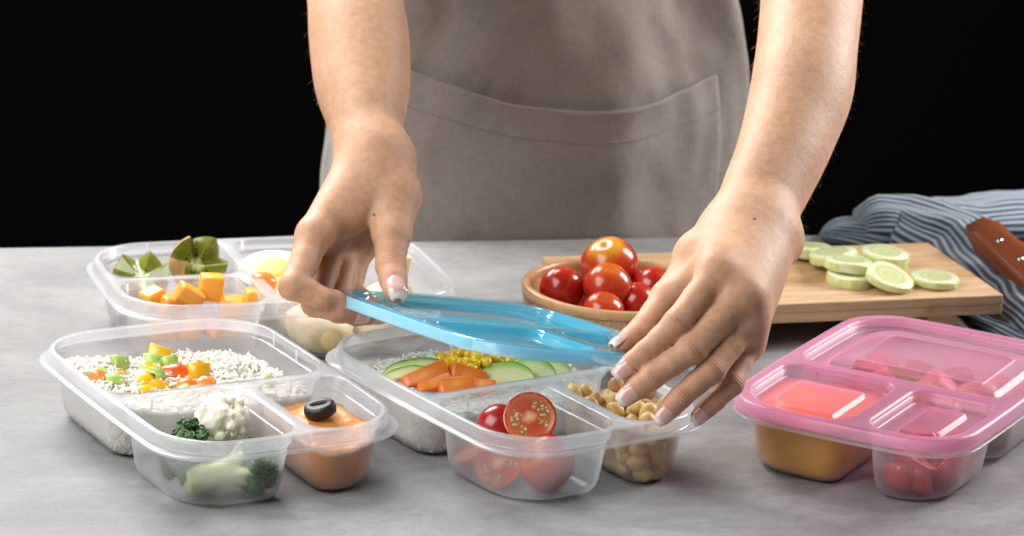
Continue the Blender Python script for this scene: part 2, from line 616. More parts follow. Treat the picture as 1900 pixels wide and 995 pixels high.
RIB = rib_mesh()
RIBS = {1: [(-0.055, -0.0236, 0), (0.043, -0.0236, 0), (0.0757, 0.070, 1), (0.0757, 0.035, 1)],
        2: [(-0.050, -0.0236, 0), (0.0757, 0.060, 1), (-0.0757, 0.065, 1)],
        3: [(-0.055, -0.0236, 0), (0.043, -0.0236, 0)],
        4: [(-0.0765, -0.075, 1), (-0.0775, 0.045, 1), (0.0800, -0.062, 2), (0.0800, -0.018, 2), (0.0800, 0.06, 2)]}
BOXLAB = {1: 'clear plastic lunch box with rice, broccoli and orange dip',
          2: 'clear plastic lunch box with avocado rice, tomatoes and chickpeas, under the blue lid',
          3: 'clear plastic lunch box with soup and strawberries, closed by the pink lid',
          4: 'clear plastic lunch box with kiwi, melon and egg, behind the broccoli box'}
for c in (1, 2, 3, 4):
    root = empty('lunch_box', M=BOXM[c])
    tag(root, BOXLAB[c], 'lunch box', 'three-compartment lunch boxes')
    sh = solid(link('shell', BOX_ME, root), 0.0011)
    sh.modifiers['wall'].material_offset = 2; sh.modifiers['wall'].material_offset_rim = 2
    for x, y, k in RIBS[c]:
        M = Matrix.Translation((x, y, ZT - 0.0046)) @ Matrix.Rotation(math.pi / 2 if k else 0, 4, 'Z')
        link('rib', RIB, root, M)


def build_lid(name, M, mat, mat2, mat3, label, cat='lid', tabs=((-1, 1),)):
    root = empty(name, M=M)
    tag(root, label, cat, 'snap-on lids of the lunch boxes')
    pn_ = obj('panel', LIDS.V, LIDS.F, mat, root)
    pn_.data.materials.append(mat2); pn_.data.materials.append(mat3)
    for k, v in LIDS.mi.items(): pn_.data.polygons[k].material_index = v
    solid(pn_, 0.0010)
    for sx, sy in tabs:
        # small flat tab that sticks out of the skirt at a corner
        P = []
        r = 0.0372
        cx, cy = sx * (BA / 2 - r), sy * (BB / 2 - r)
        a0 = math.degrees(math.atan2(sy, sx))
        n = 14
        inn, out = [], []
        for k in range(n + 1):
            a = math.radians(a0 - 32 + 64 * k / n)
            w = math.cos((k / n - 0.5) * math.pi) ** 0.8
            inn.append((cx + (r - 0.0004) * math.cos(a), cy + (r - 0.0004) * math.sin(a)))
            out.append((cx + (r + 0.0005 + 0.0105 * w) * math.cos(a), cy + (r + 0.0005 + 0.0105 * w) * math.sin(a)))
        Vt = [(x, y, -0.0080) for x, y in inn] + [(x, y, -0.0084) for x, y in out]
        Ft = [(k, n + 1 + k, n + 2 + k, k + 1) for k in range(n)]
        solid(obj('tab', Vt, Ft, mat2, root), 0.0010)
    return root


build_lid('lid', BOXM[3] @ np.array(Matrix.Translation((0, 0, ZT + 0.0016))), M_PINK, M_PINK2, M_PINK, 'pink translucent lid pressed onto the soup and strawberry box', tabs=((1, 1),))
from mathutils import Euler
LID_M = np.array(Matrix.Translation((0.00176, 2.2700, 0.08267)) @ Euler((-0.1372, 0.165, 0.4726)).to_matrix().to_4x4())
build_lid('lid', LID_M, M_BLUE, M_BLUE2, M_BLUE3, 'blue translucent lid held tilted in two hands above the open box', tabs=((-1, 1),))
LIDN = LID_M[:3, 2]; LIDP = LID_M[:3, 3]


# ------------------------------------------------------------------ food: materials and shape makers
def mat_food(name, c1, c2, scale=60, rough=0.4, sss=0.3, sss_r=(1, 0.6, 0.3), sss_s=0.004, bump=0.15, bscale=300, bdist=0.0006, spec=0.5, coat=0.0, vary=0.0):
    t = NT(name)
    c = t.coord('Object')
    n = t.noise(c, scale, 4, 0.6)
    cc = t.ramp(n, [(0.32, c1), (0.68, c2)])
    if vary:
        r = t.node('ShaderNodeObjectInfo').outputs['Random']
        h = t.node('ShaderNodeHueSaturation', ins={'Hue': t.math('MULTIPLY_ADD', r, vary * 0.12, 0.5 - vary * 0.06), 'Value': t.math('MULTIPLY_ADD', r, vary, 1 - vary / 2), 'Color': cc})
        cc = h.outputs[0]
    b = t.noise(c, bscale, 3, 0.6)
    return t.done(t.bsdf(cc, rough, t.bump(b, bump, bdist), sss, sss_r, sss_s, spec, coat))


M_RICE = mat_food('boiled_rice', (0.82, 0.78, 0.67), (0.91, 0.88, 0.80), 200, 0.32, 0.5, (1, 0.9, 0.75), 0.003, 0.1)
M_RICEB = mat_food('packed_rice', (0.80, 0.77, 0.68), (0.90, 0.88, 0.82), 130, 0.5, 0.35, (1, 0.9, 0.75), 0.003, 0.6, 230, 0.0012)
M_YEL = mat_food('yellow_pepper', (0.82, 0.42, 0.01), (0.90, 0.56, 0.02), 60, 0.25, 0.25, bump=0.05, vary=0.15, coat=0.2)
M_GRN = mat_food('green_pepper', (0.25, 0.42, 0.05), (0.50, 0.63, 0.20), 140, 0.3, 0.25, (0.6, 1, 0.3), bump=0.05, vary=0.25, coat=0.2)
M_RED = mat_food('red_pepper', (0.62, 0.035, 0.012), (0.78, 0.10, 0.02), 60, 0.25, 0.25, bump=0.05, vary=0.2, coat=0.2)
M_ORG = mat_food('orange_pepper', (0.78, 0.12, 0.02), (0.86, 0.24, 0.05), 60, 0.28, 0.25, bump=0.05, vary=0.2, coat=0.2)
M_CARROT = mat_food('carrot_flesh', (0.80, 0.20, 0.025), (0.90, 0.30, 0.06), 90, 0.35, 0.3, bump=0.12, vary=0.15)
M_CORN = mat_food('corn_skin', (0.96, 0.50, 0.004), (0.98, 0.62, 0.03), 180, 0.24, 0.35, (1, 0.7, 0.2), 0.004, 0.05, vary=0.2, coat=0.3)
M_PEA = mat_food('chickpea_skin', (0.58, 0.32, 0.095), (0.74, 0.47, 0.19), 110, 0.46, 0.3, (1, 0.6, 0.3), 0.004, 0.25, 500, 0.0004, vary=0.25)
M_HUM = mat_food('orange_hummus', (0.60, 0.205, 0.028), (0.70, 0.275, 0.05), 35, 0.42, 0.2, bump=0.7, bscale=200, bdist=0.0009)
M_OLIVE = mat_food('black_olive', (0.006, 0.005, 0.006), (0.014, 0.011, 0.012), 80, 0.5, 0.0, bump=0.3, bscale=350)
M_SOUP = mat_food('yellow_soup', (0.84, 0.35, 0.0), (0.92, 0.42, 0.0), 30, 0.3, 0.2, (1, 0.6, 0.2), 0.004, 0.05)
M_STEM = mat_food('broccoli_stalk', (0.34, 0.46, 0.14), (0.56, 0.64, 0.30), 50, 0.45, 0.3, (0.7, 1, 0.4), 0.005, 0.25, 160)
M_BUD = mat_food('broccoli_buds', (0.018, 0.075, 0.018), (0.09, 0.20, 0.045), 170, 0.6, 0.05, (0.5, 1, 0.3), 0.002, 0.6, 700, 0.0008)
M_CAUL = mat_food('cauliflower_curd', (0.80, 0.74, 0.56), (0.90, 0.87, 0.76), 80, 0.55, 0.3, (1, 0.9, 0.6), 0.004, 0.7, 480, 0.0009)
M_MELON = mat_food('melon_flesh', (0.88, 0.36, 0.025), (0.93, 0.46, 0.06), 50, 0.34, 0.35, (1, 0.5, 0.15), 0.006, 0.15, 240, 0.0006, vary=0.1)
M_POT = mat_food('pale_potato', (0.74, 0.58, 0.26), (0.83, 0.71, 0.42), 60, 0.5, 0.3, (1, 0.8, 0.4), 0.004, 0.3, 200)
M_BERRY = mat_food('strawberry_skin', (0.50, 0.014, 0.018), (0.68, 0.06, 0.045), 90, 0.28, 0.25, (1, 0.2, 0.15), 0.004, 0.4, 330, 0.0008, coat=0.3)
M_BERRYCUT = mat_food('strawberry_cut_face', (0.66, 0.08, 0.07), (0.85, 0.36, 0.28), 110, 0.3, 0.35, (1, 0.3, 0.2), 0.004, 0.2)
M_CHEESE = mat_food('pale_cheese', (0.84, 0.74, 0.48), (0.88, 0.80, 0.58), 60, 0.45, 0.3, (1, 0.8, 0.5), 0.004, 0.1)
M_LEAF = mat_food('salad_leaf', (0.10, 0.24, 0.03), (0.26, 0.42, 0.09), 120, 0.4, 0.15, (0.5, 1, 0.3), 0.003, 0.4, 240)
M_HAM = mat_food('pink_meat', (0.58, 0.22, 0.17), (0.72, 0.38, 0.30), 90, 0.42, 0.25, bump=0.3)
M_BEIGE = mat_food('beige_pasta', (0.66, 0.52, 0.30), (0.78, 0.66, 0.44), 90, 0.42, 0.25, bump=0.2)


def poly_inside(P, Q):
    x, y = P[:, 0], P[:, 1]
    ins = np.zeros(len(P), bool)
    n = len(Q)
    for i in range(n):
        x1, y1 = Q[i]; x2, y2 = Q[(i + 1) % n]
        c = ((y1 > y) != (y2 > y)) & (x < (x2 - x1) * (y - y1) / (y2 - y1 + 1e-15) + x1)
        ins ^= c
    return ins


def comp_at(comp, z):
    """loop of a compartment's inner wall, each point at its own height"""
    lev = np.array([comp_loop(comp, i + 0.0005) for i in WI])
    z = np.broadcast_to(z, lev.shape[1])
    out = np.empty((lev.shape[1], 2))
    for k in range(lev.shape[1]):
        out[k, 0] = np.interp(z[k], WZ, lev[:, k, 0]); out[k, 1] = np.interp(z[k], WZ, lev[:, k, 1])
    return out


def fill_body(c, comp, h, rings=12, levels=9, zb=0.0021, rough=0.0):
    """solid that fills a compartment up to the height field h(x, y) of box coordinates"""
    P = comp_at(comp, 0.03)
    zt = np.array([h(*p) for p in P])
    zt = np.array([h(*p) for p in comp_at(comp, zt)])
    V, F = [], []
    loops = []
    for i in range(levels + 1):
        t = (i / levels) ** 1.4
        z = zb + (zt - zb) * t
        L = comp_at(comp, z)
        loops.append(range(len(V), len(V) + len(L)))
        V += [(p[0], p[1], zz) for p, zz in zip(L, z)]
    E = np.array([V[i][:2] for i in loops[-1]])
    cx, cy = E.mean(0)
    n = len(E)
    for i in range(1, rings):
        t = 1 - i / rings
        L = np.array([cx, cy]) + (E - [cx, cy]) * t
        loops.append(range(len(V), len(V) + n))
        V += [(p[0], p[1], h(*p)) for p in L]
    for A, B in zip(loops[:-1], loops[1:]):
        for k in range(n): F.append((A[k], A[(k + 1) % n], B[(k + 1) % n], B[k]))
    V.append((cx, cy, h(cx, cy)))
    B = loops[-1]
    for k in range(n): F.append((B[k], B[(k + 1) % n], len(V) - 1))
    F.append(tuple(reversed(loops[0])))
    return V, F


def gauss(cx, cy, s): return lambda x, y: math.exp(-((x - cx) ** 2 + (y - cy) ** 2) / s ** 2)


def nz2(x, y, f, seed=0): return mnoise.noise(Vector((x * f + seed, y * f - seed, seed * 0.37)))


def on_fill(c, h, u, v, dz=0.0):
    z = 0.035
    for k in range(8):
        b = to_box(c, at_z(u, v, z)); z = h(b[0], b[1]) + dz
    return at_z(u, v, z)


def clamp_in(c, comp, P, r):
    """nudge a ball of radius r until it lies inside a compartment"""
    b = to_box(c, P)
    b[2] = max(b[2], 0.0022 + r)
    L = comp_at(comp, max(b[2] - 0.75 * r, 0.004)); cen = L.mean(0)
    Sg = np.roll(L, -1, 0) - L; n_ = np.stack([-Sg[:, 1], Sg[:, 0]], 1); n_ /= np.linalg.norm(n_, axis=1)[:, None] + 1e-12
    for it in range(60):
        d = ((b[:2] - L) * n_).sum(1)
        near = np.linalg.norm(b[:2] - (L + 0.5 * Sg), axis=1) < r + 0.03
        k = np.argmin(np.where(near & (np.linalg.norm(Sg, axis=1) > 1e-5), d, 9))
        if d[k] >= r + 0.0004: break
        b[:2] += n_[k] * (r + 0.0005 - d[k]) * 0.6
    return to_world(c, b)


def on_box_y(c, u, v, yl): return at_plane(u, v, to_world(c, (0, yl, 0)), BOXM[c][:3, 1])


def on_box_x(c, u, v, xl): return at_plane(u, v, to_world(c, (xl, 0, 0)), BOXM[c][:3, 0])


def grain_template(sides=6):
    prof = [(-0.5, 0.0), (-0.44, 0.55), (-0.25, 0.95), (0.05, 1.0), (0.3, 0.85), (0.46, 0.5), (0.5, 0.0)]
    V, F, rings = [], [], []
    for s, r in prof:
        if r == 0: rings.append([len(V)]); V.append((s, 0, 0)); continue
        rings.append(list(range(len(V), len(V) + sides)))
        for k in range(sides):
            a = 2 * math.pi * k / sides
            V.append((s, r * math.cos(a), r * math.sin(a)))
    T = []
    for A, B in zip(rings[:-1], rings[1:]):
        for k in range(sides):
            k2 = (k + 1) % sides
            if len(A) == 1: T.append((A[0], B[k2], B[k]))
            elif len(B) == 1: T.append((A[k], A[k2], B[0]))
            else: T += [(A[k], A[k2], B[k2]), (A[k], B[k2], B[k])]
    return np.array(V), np.array(T)


def rand_grains(centers, normals, length, rad, tilt, rg):
    GV, GF = grain_template()
    n = len(centers)
    L = length * rg.uniform(0.75, 1.15, n); r = rad * rg.uniform(0.85, 1.1, n)
    az = rg.uniform(0, 2 * math.pi, n); el = rg.normal(0, tilt, n)
    nrm = normals / np.linalg.norm(normals, axis=1)[:, None]
    t1 = np.cross(nrm, [0.31, 0.2, 0.93]); t1 /= np.linalg.norm(t1, axis=1)[:, None]
    t2 = np.cross(nrm, t1)
    d = np.cos(el)[:, None] * (np.cos(az)[:, None] * t1 + np.sin(az)[:, None] * t2) + np.sin(el)[:, None] * nrm
    s1 = np.cross(d, nrm + 0.01); s1 /= np.linalg.norm(s1, axis=1)[:, None]
    s2 = np.cross(d, s1)
    bend = rg.uniform(-0.12, 0.12, n)
    x = GV[:, 0]
    V = centers[:, None] + d[:, None] * (x * 1)[None, :, None] * L[:, None, None] + s1[:, None] * (GV[:, 1][None, :, None] * r[:, None, None] + ((x ** 2)[None] * (bend * L)[:, None])[..., None]) + s2[:, None] * GV[:, 2][None, :, None] * r[:, None, None]
    F = GF[None] + (np.arange(n) * len(GV))[:, None, None]
    return V.reshape(-1, 3), F.reshape(-1, 3)


def make_rice(c, comp, h, n_top, n_wall, label, seed, clear=None):
    rg = np.random.default_rng(seed)
    V, F = fill_body(c, comp, lambda x, y: h(x, y) - 0.0003 + 0.0011 * nz2(x, y, 260, seed), rings=26, levels=12)
    V = nz(np.array(V), 330, 0.0007, seed)
    body_o = obj('rice', V, F, M_RICEB, M=BOXM[c])
    tag(body_o, label, 'rice', kind='stuff')
    E = comp_at(comp, 0.030)
    lo, hi = E.min(0), E.max(0)
    Q = rg.uniform(lo, hi, (n_top * 2, 2))
    cen = E.mean(0)
    Q = Q[poly_inside(Q, cen + (E - cen) * 0.965)][:n_top]
    z = np.array([h(*q) for q in Q]); e = 0.001
    gx = np.array([(h(q[0] + e, q[1]) - h(q[0] - e, q[1])) / (2 * e) for q in Q]); gy = np.array([(h(q[0], q[1] + e) - h(q[0], q[1] - e)) / (2 * e) for q in Q])
    cn = np.stack([Q[:, 0], Q[:, 1], z + rg.uniform(-0.0012, 0.0016, len(Q))], 1)
    GV, GF = rand_grains(cn, np.stack([-gx, -gy, np.ones(len(Q))], 1), 0.0098, 0.00112, 0.34, rg)
    # grains lying against the wall, seen through the plastic
    zz = rg.uniform(0.006, 0.026, n_wall); pts, nn = [], []
    for zq in zz:
        L = comp_at(comp, zq); k = rg.integers(len(L)); p = L[k] + (L[(k + 1) % len(L)] - L[k]) * rg.random()
        tn = L[(k + 1) % len(L)] - L[k]; tn /= np.linalg.norm(tn)
        nrm = np.array([tn[1], -tn[0]])
        pts.append((p[0] - nrm[0] * 0.0011, p[1] - nrm[1] * 0.0011, zq)); nn.append((nrm[0], nrm[1], 0.25))
    WV, WF = rand_grains(np.array(pts), np.array(nn), 0.0075, 0.00095, 0.06, rg)
    AV = np.concatenate([GV, WV]); AF = np.concatenate([GF, WF + len(GV)])
    g = link('grains', mesh_np('rice_grains', AV, AF, M_RICE), body_o)
    g['kind'] = 'stuff'
    return body_o


# ------------------------------------------------------------------ box 1: rice with peppers, broccoli, dip
a1 = to_box(1, at_z(212, 678, 0.040)); a2 = to_box(1, at_z(455, 690, 0.039)); a3 = to_box(1, at_z(300, 702, 0.036))
g1, g2, g3 = gauss(a1[0], a1[1], 0.030), gauss(a2[0], a2[1], 0.022), gauss(a3[0], a3[1], 0.03)
a4 = to_box(1, at_z(395, 690, 0.038)); g4 = gauss(a4[0], a4[1], 0.018)
def h1(x, y): return 0.0265 + 0.0095 / (1 + math.exp((x + 0.055) / 0.008)) + 0.004 / (1 + math.exp((y - 0.01) / 0.008)) + 0.0120 * g1(x, y) + 0.0145 * g2(x, y) + 0.005 * g3(x, y) + 0.006 * g4(x, y) + 0.0018 * nz2(x, y, 90, 3) + 0.0014 * nz2(x, y, 190, 8)
make_rice(1, 'big', h1, 2300, 800, 'white rice under diced peppers in the broccoli box', 5)


def pepper_mesh(seed, sx, sy, sz):
    rg = np.random.default_rng(seed)
    bm = bmesh.new()
    bmesh.ops.create_cube(bm, size=1)
    bmesh.ops.subdivide_edges(bm, edges=bm.edges[:], cuts=1, use_grid_fill=True)
    for v in bm.verts:
        x, y, z = v.co
        v.co = (x * sx * (1 + 0.18 * y), y * sy * (1 - 0.15 * x), z * sz)
        v.co.z += -1.1 * (v.co.x ** 2 + v.co.y ** 2) / max(sx, sy) * 0.7
        v.co += Vector(rg.normal(0, 0.00035, 3))
    bmesh.ops.bevel(bm, geom=[e for e in bm.edges if e.calc_face_angle(0) > 0.9], offset=0.0007, segments=2, profile=0.6, affect='EDGES')
    me = bpy.data.meshes.new('pepper_piece'); bm.to_mesh(me); bm.free()
    me.polygons.foreach_set('use_smooth', [True] * len(me.polygons))
    return me


PEP = {'y': (M_YEL, 'yellow bell pepper dice on the rice beside the broccoli', 'yellow pepper dice'),
       'g': (M_GRN, 'pale green pepper dice on the rice beside the broccoli', 'green pepper dice'),
       'r': (M_RED, 'deep red bell pepper strip on the rice beside the broccoli', None),
       'o': (M_ORG, 'orange-red pepper dice on the rice beside the broccoli', 'orange pepper dice')}
peppers = [('y', 295, 660, .011, .010, .0045, 75, 10, 0), ('y', 284, 682, .011, .008, .0045, 20, 20, 40), ('y', 279, 703, .012, .010, .005, 35, -10, 80), ('y', 297, 711, .012, .009, .005, 25, 15, 20),
           ('y', 273, 719, .012, .008, .004, 15, 10, 50), ('y', 216, 692, .008, .007, .004, 20, -15, 30), ('y', 371, 687, .011, .009, .0045, 60, 0, 20),
           ('r', 332, 689, .0175, .0075, .0055, 35, 5, 8), ('o', 188, 697, .008, .007, .005, 30, 20, 60), ('o', 345, 712, .010, .007, .0045, 30, 10, -20), ('o', 381, 711, .010, .008, .0045, 40, -10, 15),
           ('o', 434, 686, .012, .0065, .0045, 35, 0, 30), ('g', 224, 673, .009, .008, .004, 55, 10, 20), ('g', 285, 669, .011, .007, .004, 65, 5, 5), ('g', 319, 671, .008, .007, .004, 60, -10, 40),
           ('g', 298, 689, .010, .008, .004, 40, 25, 80), ('g', 215, 703, .010, .007, .004, 30, 10, 25), ('g', 183, 688, .009, .006, .004, 20, 0, 30), ('g', 402, 676, .012, .006, .003, 25, 10, 35),
           ('g', 443, 701, .014, .006, .0035, 30, 10, -25), ('g', 428, 712, .012, .006, .0035, 20, 0, 30), ('g', 404, 714, .010, .005, .0035, 20, 10, -10), ('g', 499, 705, .010, .007, .0035, 25, 0, 40), ('g', 345, 719, .008, .005, .003, 15, 0, 0)]
for i, (k, u, v, sx, sy, sz, rx, ry, rz) in enumerate(peppers):
    mat, lab, grp = PEP[k]
    sx, sy, sz = sx * 1.28, sy * 1.28, sz * 1.2
    me = pepper_mesh(i + 20, sx, sy, sz); me.materials.append(mat)
    p = on_fill(1, h1, u, v, 0.0022 + 0.35 * sy * math.sin(R(abs(rx))))
    tag(link('pepper_piece', me, None, euler_M(p, R(rx), R(ry), R(rz))), lab, 'pepper', grp)


def floret(name, base, tip, r_stem, crown_r, crown_c, n_br, mat_s, mat_b, bead, nb, label, cat, seed, grp=None, flat=0.8):
    """stalk that forks into branches under a dome of buds; world coordinates"""
    rg = np.random.default_rng(seed)
    base, tip, cc = (np.asarray(x, float) for x in (base, tip, crown_c))
    ax = unit(cc - base)
    t1 = unit(np.cross(ax, [0.2, 0.5, 0.84])); t2 = np.cross(ax, t1)
    segs = [(base, tip, r_stem, r_stem * 0.82)]
    for k in range(n_br):
        a = 2 * math.pi * (k + rg.uniform(0, 0.5)) / n_br
        e = cc + crown_r * 0.62 * (math.cos(a) * t1 + math.sin(a) * t2) - ax * crown_r * 0.15
        s = base + (tip - base) * rg.uniform(0.55, 0.95)
        segs.append((s, e, r_stem * 0.42, r_stem * 0.34))
    segs.append((tip, cc, r_stem * 0.7, r_stem * 0.5))
    def f(P):
        d = np.full(len(P), 1.0)
        for s, e, ra, rb in segs: d = smin(d, seg(P, s, e, ra, rb), r_stem * 0.35)
        return np.maximum(d, -(P - base) @ ax)
    pts = np.array([s for s, *_ in segs] + [e for _, e, *_ in segs])
    V, F = surface_net(f, pts.min(0) - r_stem * 1.2, pts.max(0) + r_stem * 1.2, r_stem * 0.16, smooth=1)
    root = empty(name, tuple(base))
    tag(root, label, cat, grp)
    link('stalk', mesh_np('stalk', V - base, F, mat_s), root)
    IV, IF = ico(1)
    IF = np.array(IF)
    # clusters of buds over the dome
    if mat_b is M_CAUL:
        sph = []
        for k in range(90):
            dvec = unit(rg.normal(0, 1, 3)); dd = dvec @ ax
            if dd < -0.3: continue
            big = k < 16
            sph.append((cc + dvec * crown_r * (0.60 if big else rg.uniform(0.82, 0.95)), crown_r * (0.42 if big else rg.uniform(0.13, 0.22))))
        def fc(P):
            d = np.full(len(P), 1.0)
            for c_, r_ in sph: d = smin(d, np.linalg.norm(P - c_, axis=1) - r_, 0.0012)
            return d
        Vc, Fc = surface_net(fc, cc - crown_r * 1.4, cc + crown_r * 1.4, 0.0008, smooth=1)
        link('crown', mesh_np('crown', nz(Vc, 420, 0.0005, 2.0) - base, Fc, mat_b), root)
        return root
    AV, AF, n = [], [], 0
    lobes = []
    for k in range(26):
        dvec = unit(rg.normal(0, 1, 3)); dd = dvec @ ax
        if dd < -0.25: continue
        lobes.append((cc + crown_r * 0.66 * (dvec - ax * dd * (1 - flat)), crown_r * rg.uniform(0.30, 0.42)))
    for q in range(nb):
        L, lr = lobes[rg.integers(len(lobes))]
        dv = unit(rg.normal(0, 1, 3) + 0.9 * unit(L - cc + ax * crown_r * 0.2))
        p = L + dv * lr * rg.uniform(0.86, 1.04)
        s = bead * rg.uniform(0.7, 1.25)
        AV.append(IV * s * np.array([1, 1, 1]) + p - base); AF.append(IF + n); n += len(IV)
    for L, lr in lobes:
        AV.append(nz(IV * lr * 0.93, 300, lr * 0.1, float(L[0])) + L - base); AF.append(IF + n); n += len(IV)
    cr = link('crown', mesh_np('crown', np.concatenate(AV), np.concatenate(AF), mat_b), root)
    cr['kind'] = 'stuff'
    return root


B1Y = BOXM[1][:3, 1]; B1X = BOXM[1][:3, 0]
floret('broccoli_floret', clamp_in(1, 'left', on_box_y(1, 308, 908, -0.100), 0.0060), clamp_in(1, 'left', on_box_y(1, 420, 872, -0.095), 0.0080), 0.0090, 0.0210, clamp_in(1, 'left', on_box_y(1, 478, 864, -0.098), 0.0158), 7, M_STEM, M_BUD, 0.00115, 620,
       'broccoli floret with a long pale stalk lying along the box front', 'broccoli', 31)
floret('broccoli_floret', on_box_y(1, 400, 880, -0.058), on_box_y(1, 355, 866, -0.064), 0.0070, 0.0180, clamp_in(1, 'left', on_box_y(1, 300, 855, -0.078), 0.0160), 6, M_STEM, M_BUD, 0.00115, 560,
       'dark broccoli head pressed into the corner of its compartment', 'broccoli', 37)
floret('broccoli_floret', on_box_y(1, 358, 860, -0.066), on_box_y(1, 356, 830, -0.068), 0.0055, 0.0115, on_box_y(1, 354, 806, -0.070), 5, M_STEM, M_BUD, 0.0011, 380,
       'small broccoli tip showing above the rim beside the cauliflower', 'broccoli', 41)
floret('cauliflower_floret', on_box_y(1, 432, 850, -0.055), on_box_y(1, 425, 815, -0.055), 0.0075, 0.0175, on_box_y(1, 412, 784, -0.055), 6, M_CAUL, M_CAUL, 0.0034, 260,
       'white cauliflower floret standing between the broccoli', 'cauliflower', 43, flat=0.95)

ah = to_box(1, at_z(594, 765, 0.036)); gh = gauss(ah[0], ah[1], 0.022); ah2 = to_box(1, at_z(690, 790, 0.035)); gh2 = gauss(ah2[0], ah2[1], 0.012)
def hh(x, y):
    r = math.hypot(x - ah[0], y - ah[1]); a = math.atan2(y - ah[1], x - ah[0])
    return 0.0305 + 0.0075 * gh(x, y) + 0.003 * gh2(x, y) + 0.0012 * math.sin(a + r * 420) * min(1, r / 0.01) + 0.0018 * nz2(x, y, 110, 2)
V, F = fill_body(1, 'right', hh, rings=18, levels=10)
tag(obj('hummus', nz(np.array(V), 110, 0.0011, 4), F, M_HUM, M=BOXM[1]), 'smooth orange hummus filling its compartment, under the black olive', 'hummus')
prof = [(0.0030, -0.0040), (0.0068, -0.0042), (0.0082, -0.0030), (0.0088, 0.0), (0.0084, 0.0030), (0.0072, 0.0043), (0.0046, 0.0044), (0.0037, 0.0034), (0.0033, 0.0), (0.0030, -0.0040)]
V, F = lathe(prof, 28)
rr_ = np.hypot(V[:, 0], V[:, 1]); V[rr_ < 0.0048, 1] *= 0.30
V[:, 0] *= 1.22; V[:, 1] *= 0.92
pO = on_fill(1, hh, 594, 760, 0.0042)
tag(obj('olive_slice', nz(V, 160, 0.0005, 2), F, M_OLIVE, M=frame(pO, x=RGT + 0.1 * B1Y, z=np.array([-0.22, -0.30, 0.92]))), 'thick black olive slice on the orange hummus', 'olive')


# ------------------------------------------------------------------ box 2: avocado rice, tomatoes, chickpeas
b1 = to_box(2, at_z(775, 668, 0.036)); b2 = to_box(2, at_z(1045, 690, 0.036)); b3 = to_box(2, at_z(890, 690, 0.035))
k1, k2, k3 = gauss(b1[0], b1[1], 0.018), gauss(b2[0], b2[1], 0.016), gauss(b3[0], b3[1], 0.04)
def h2(x, y): return 0.0265 + 0.0060 / (1 + math.exp((x + 0.060) / 0.007)) + 0.0095 * k1(x, y) + 0.009 * k2(x, y) + 0.005 * k3(x, y) + 0.0016 * nz2(x, y, 90, 5) + 0.0014 * nz2(x, y, 190, 1)
make_rice(2, 'big', h2, 2000, 800, 'white rice under avocado, carrot and corn', 9)


def mat_avocado():
    t = NT('avocado_flesh')
    e = t.node('ShaderNodeAttribute', attribute_name='edge').outputs['Fac']
    n = t.noise(t.coord('Object'), 120, 4)
    f = t.math('ADD', e, t.math('MULTIPLY_ADD', n, 0.16, -0.08))
    cc = t.ramp(f, [(0.0, (0.055, 0.15, 0.02)), (0.07, (0.17, 0.34, 0.045)), (0.20, (0.48, 0.60, 0.18)), (0.38, (0.76, 0.75, 0.38)), (1.0, (0.86, 0.78, 0.44))])
    sp = t.noise(t.coord('Object'), 330, 2)
    cc = t.mix(t.ramp(sp, [(0.70, 0.0), (0.76, 0.55)]), cc, (0.16, 0.11, 0.05))
    return t.done(t.bsdf(cc, 0.38, t.bump(sp, 0.12, 0.0005), 0.25, (0.8, 1, 0.4), 0.004, coat=0.15))


M_AVO = mat_avocado()


def avocado_slice(seed, L, W, th, hollow):
    """slice of avocado: long oval with a skin side and a hollow where the stone was"""
    V, F, E = [], [], []
    n, m = 30, 7
    for s in (0, 1):
        for i in range(n):
            a = math.pi * i / (n - 1)
            ox, oy = -math.cos(a) * L / 2, math.sin(a) ** 0.85 * W
            ix, iy = -math.cos(a) * L / 2 * 0.97, math.sin(a) * W * hollow
            for j in range(m):
                f = j / (m - 1)
                V.append((ox + (ix - ox) * f, oy + (iy - oy) * f, (s - 0.5) * th * (0.9 if j in (0, m - 1) else 1.0)))
                E.append(min(f, 1) * (0.95 if 0.05 < a / math.pi < 0.95 else 0.4))
    idx = lambda s, i, j: s * n * m + i * m + j
    for i in range(n - 1):
        for j in range(m - 1):
            F.append((idx(1, i, j), idx(1, i, j + 1), idx(1, i + 1, j + 1), idx(1, i + 1, j)))
            F.append((idx(0, i, j), idx(0, i + 1, j), idx(0, i + 1, j + 1), idx(0, i, j + 1)))
        F.append((idx(0, i, 0), idx(1, i, 0), idx(1, i + 1, 0), idx(0, i + 1, 0)))
        F.append((idx(0, i, m - 1), idx(0, i + 1, m - 1), idx(1, i + 1, m - 1), idx(1, i, m - 1)))
    me = mesh_data('avocado_slice', nz(np.array(V), 90, 0.0006, seed), F, M_AVO)
    at = me.attributes.new('edge', 'FLOAT', 'POINT'); at.data.foreach_set('value', np.array(E, np.float32))
    return me


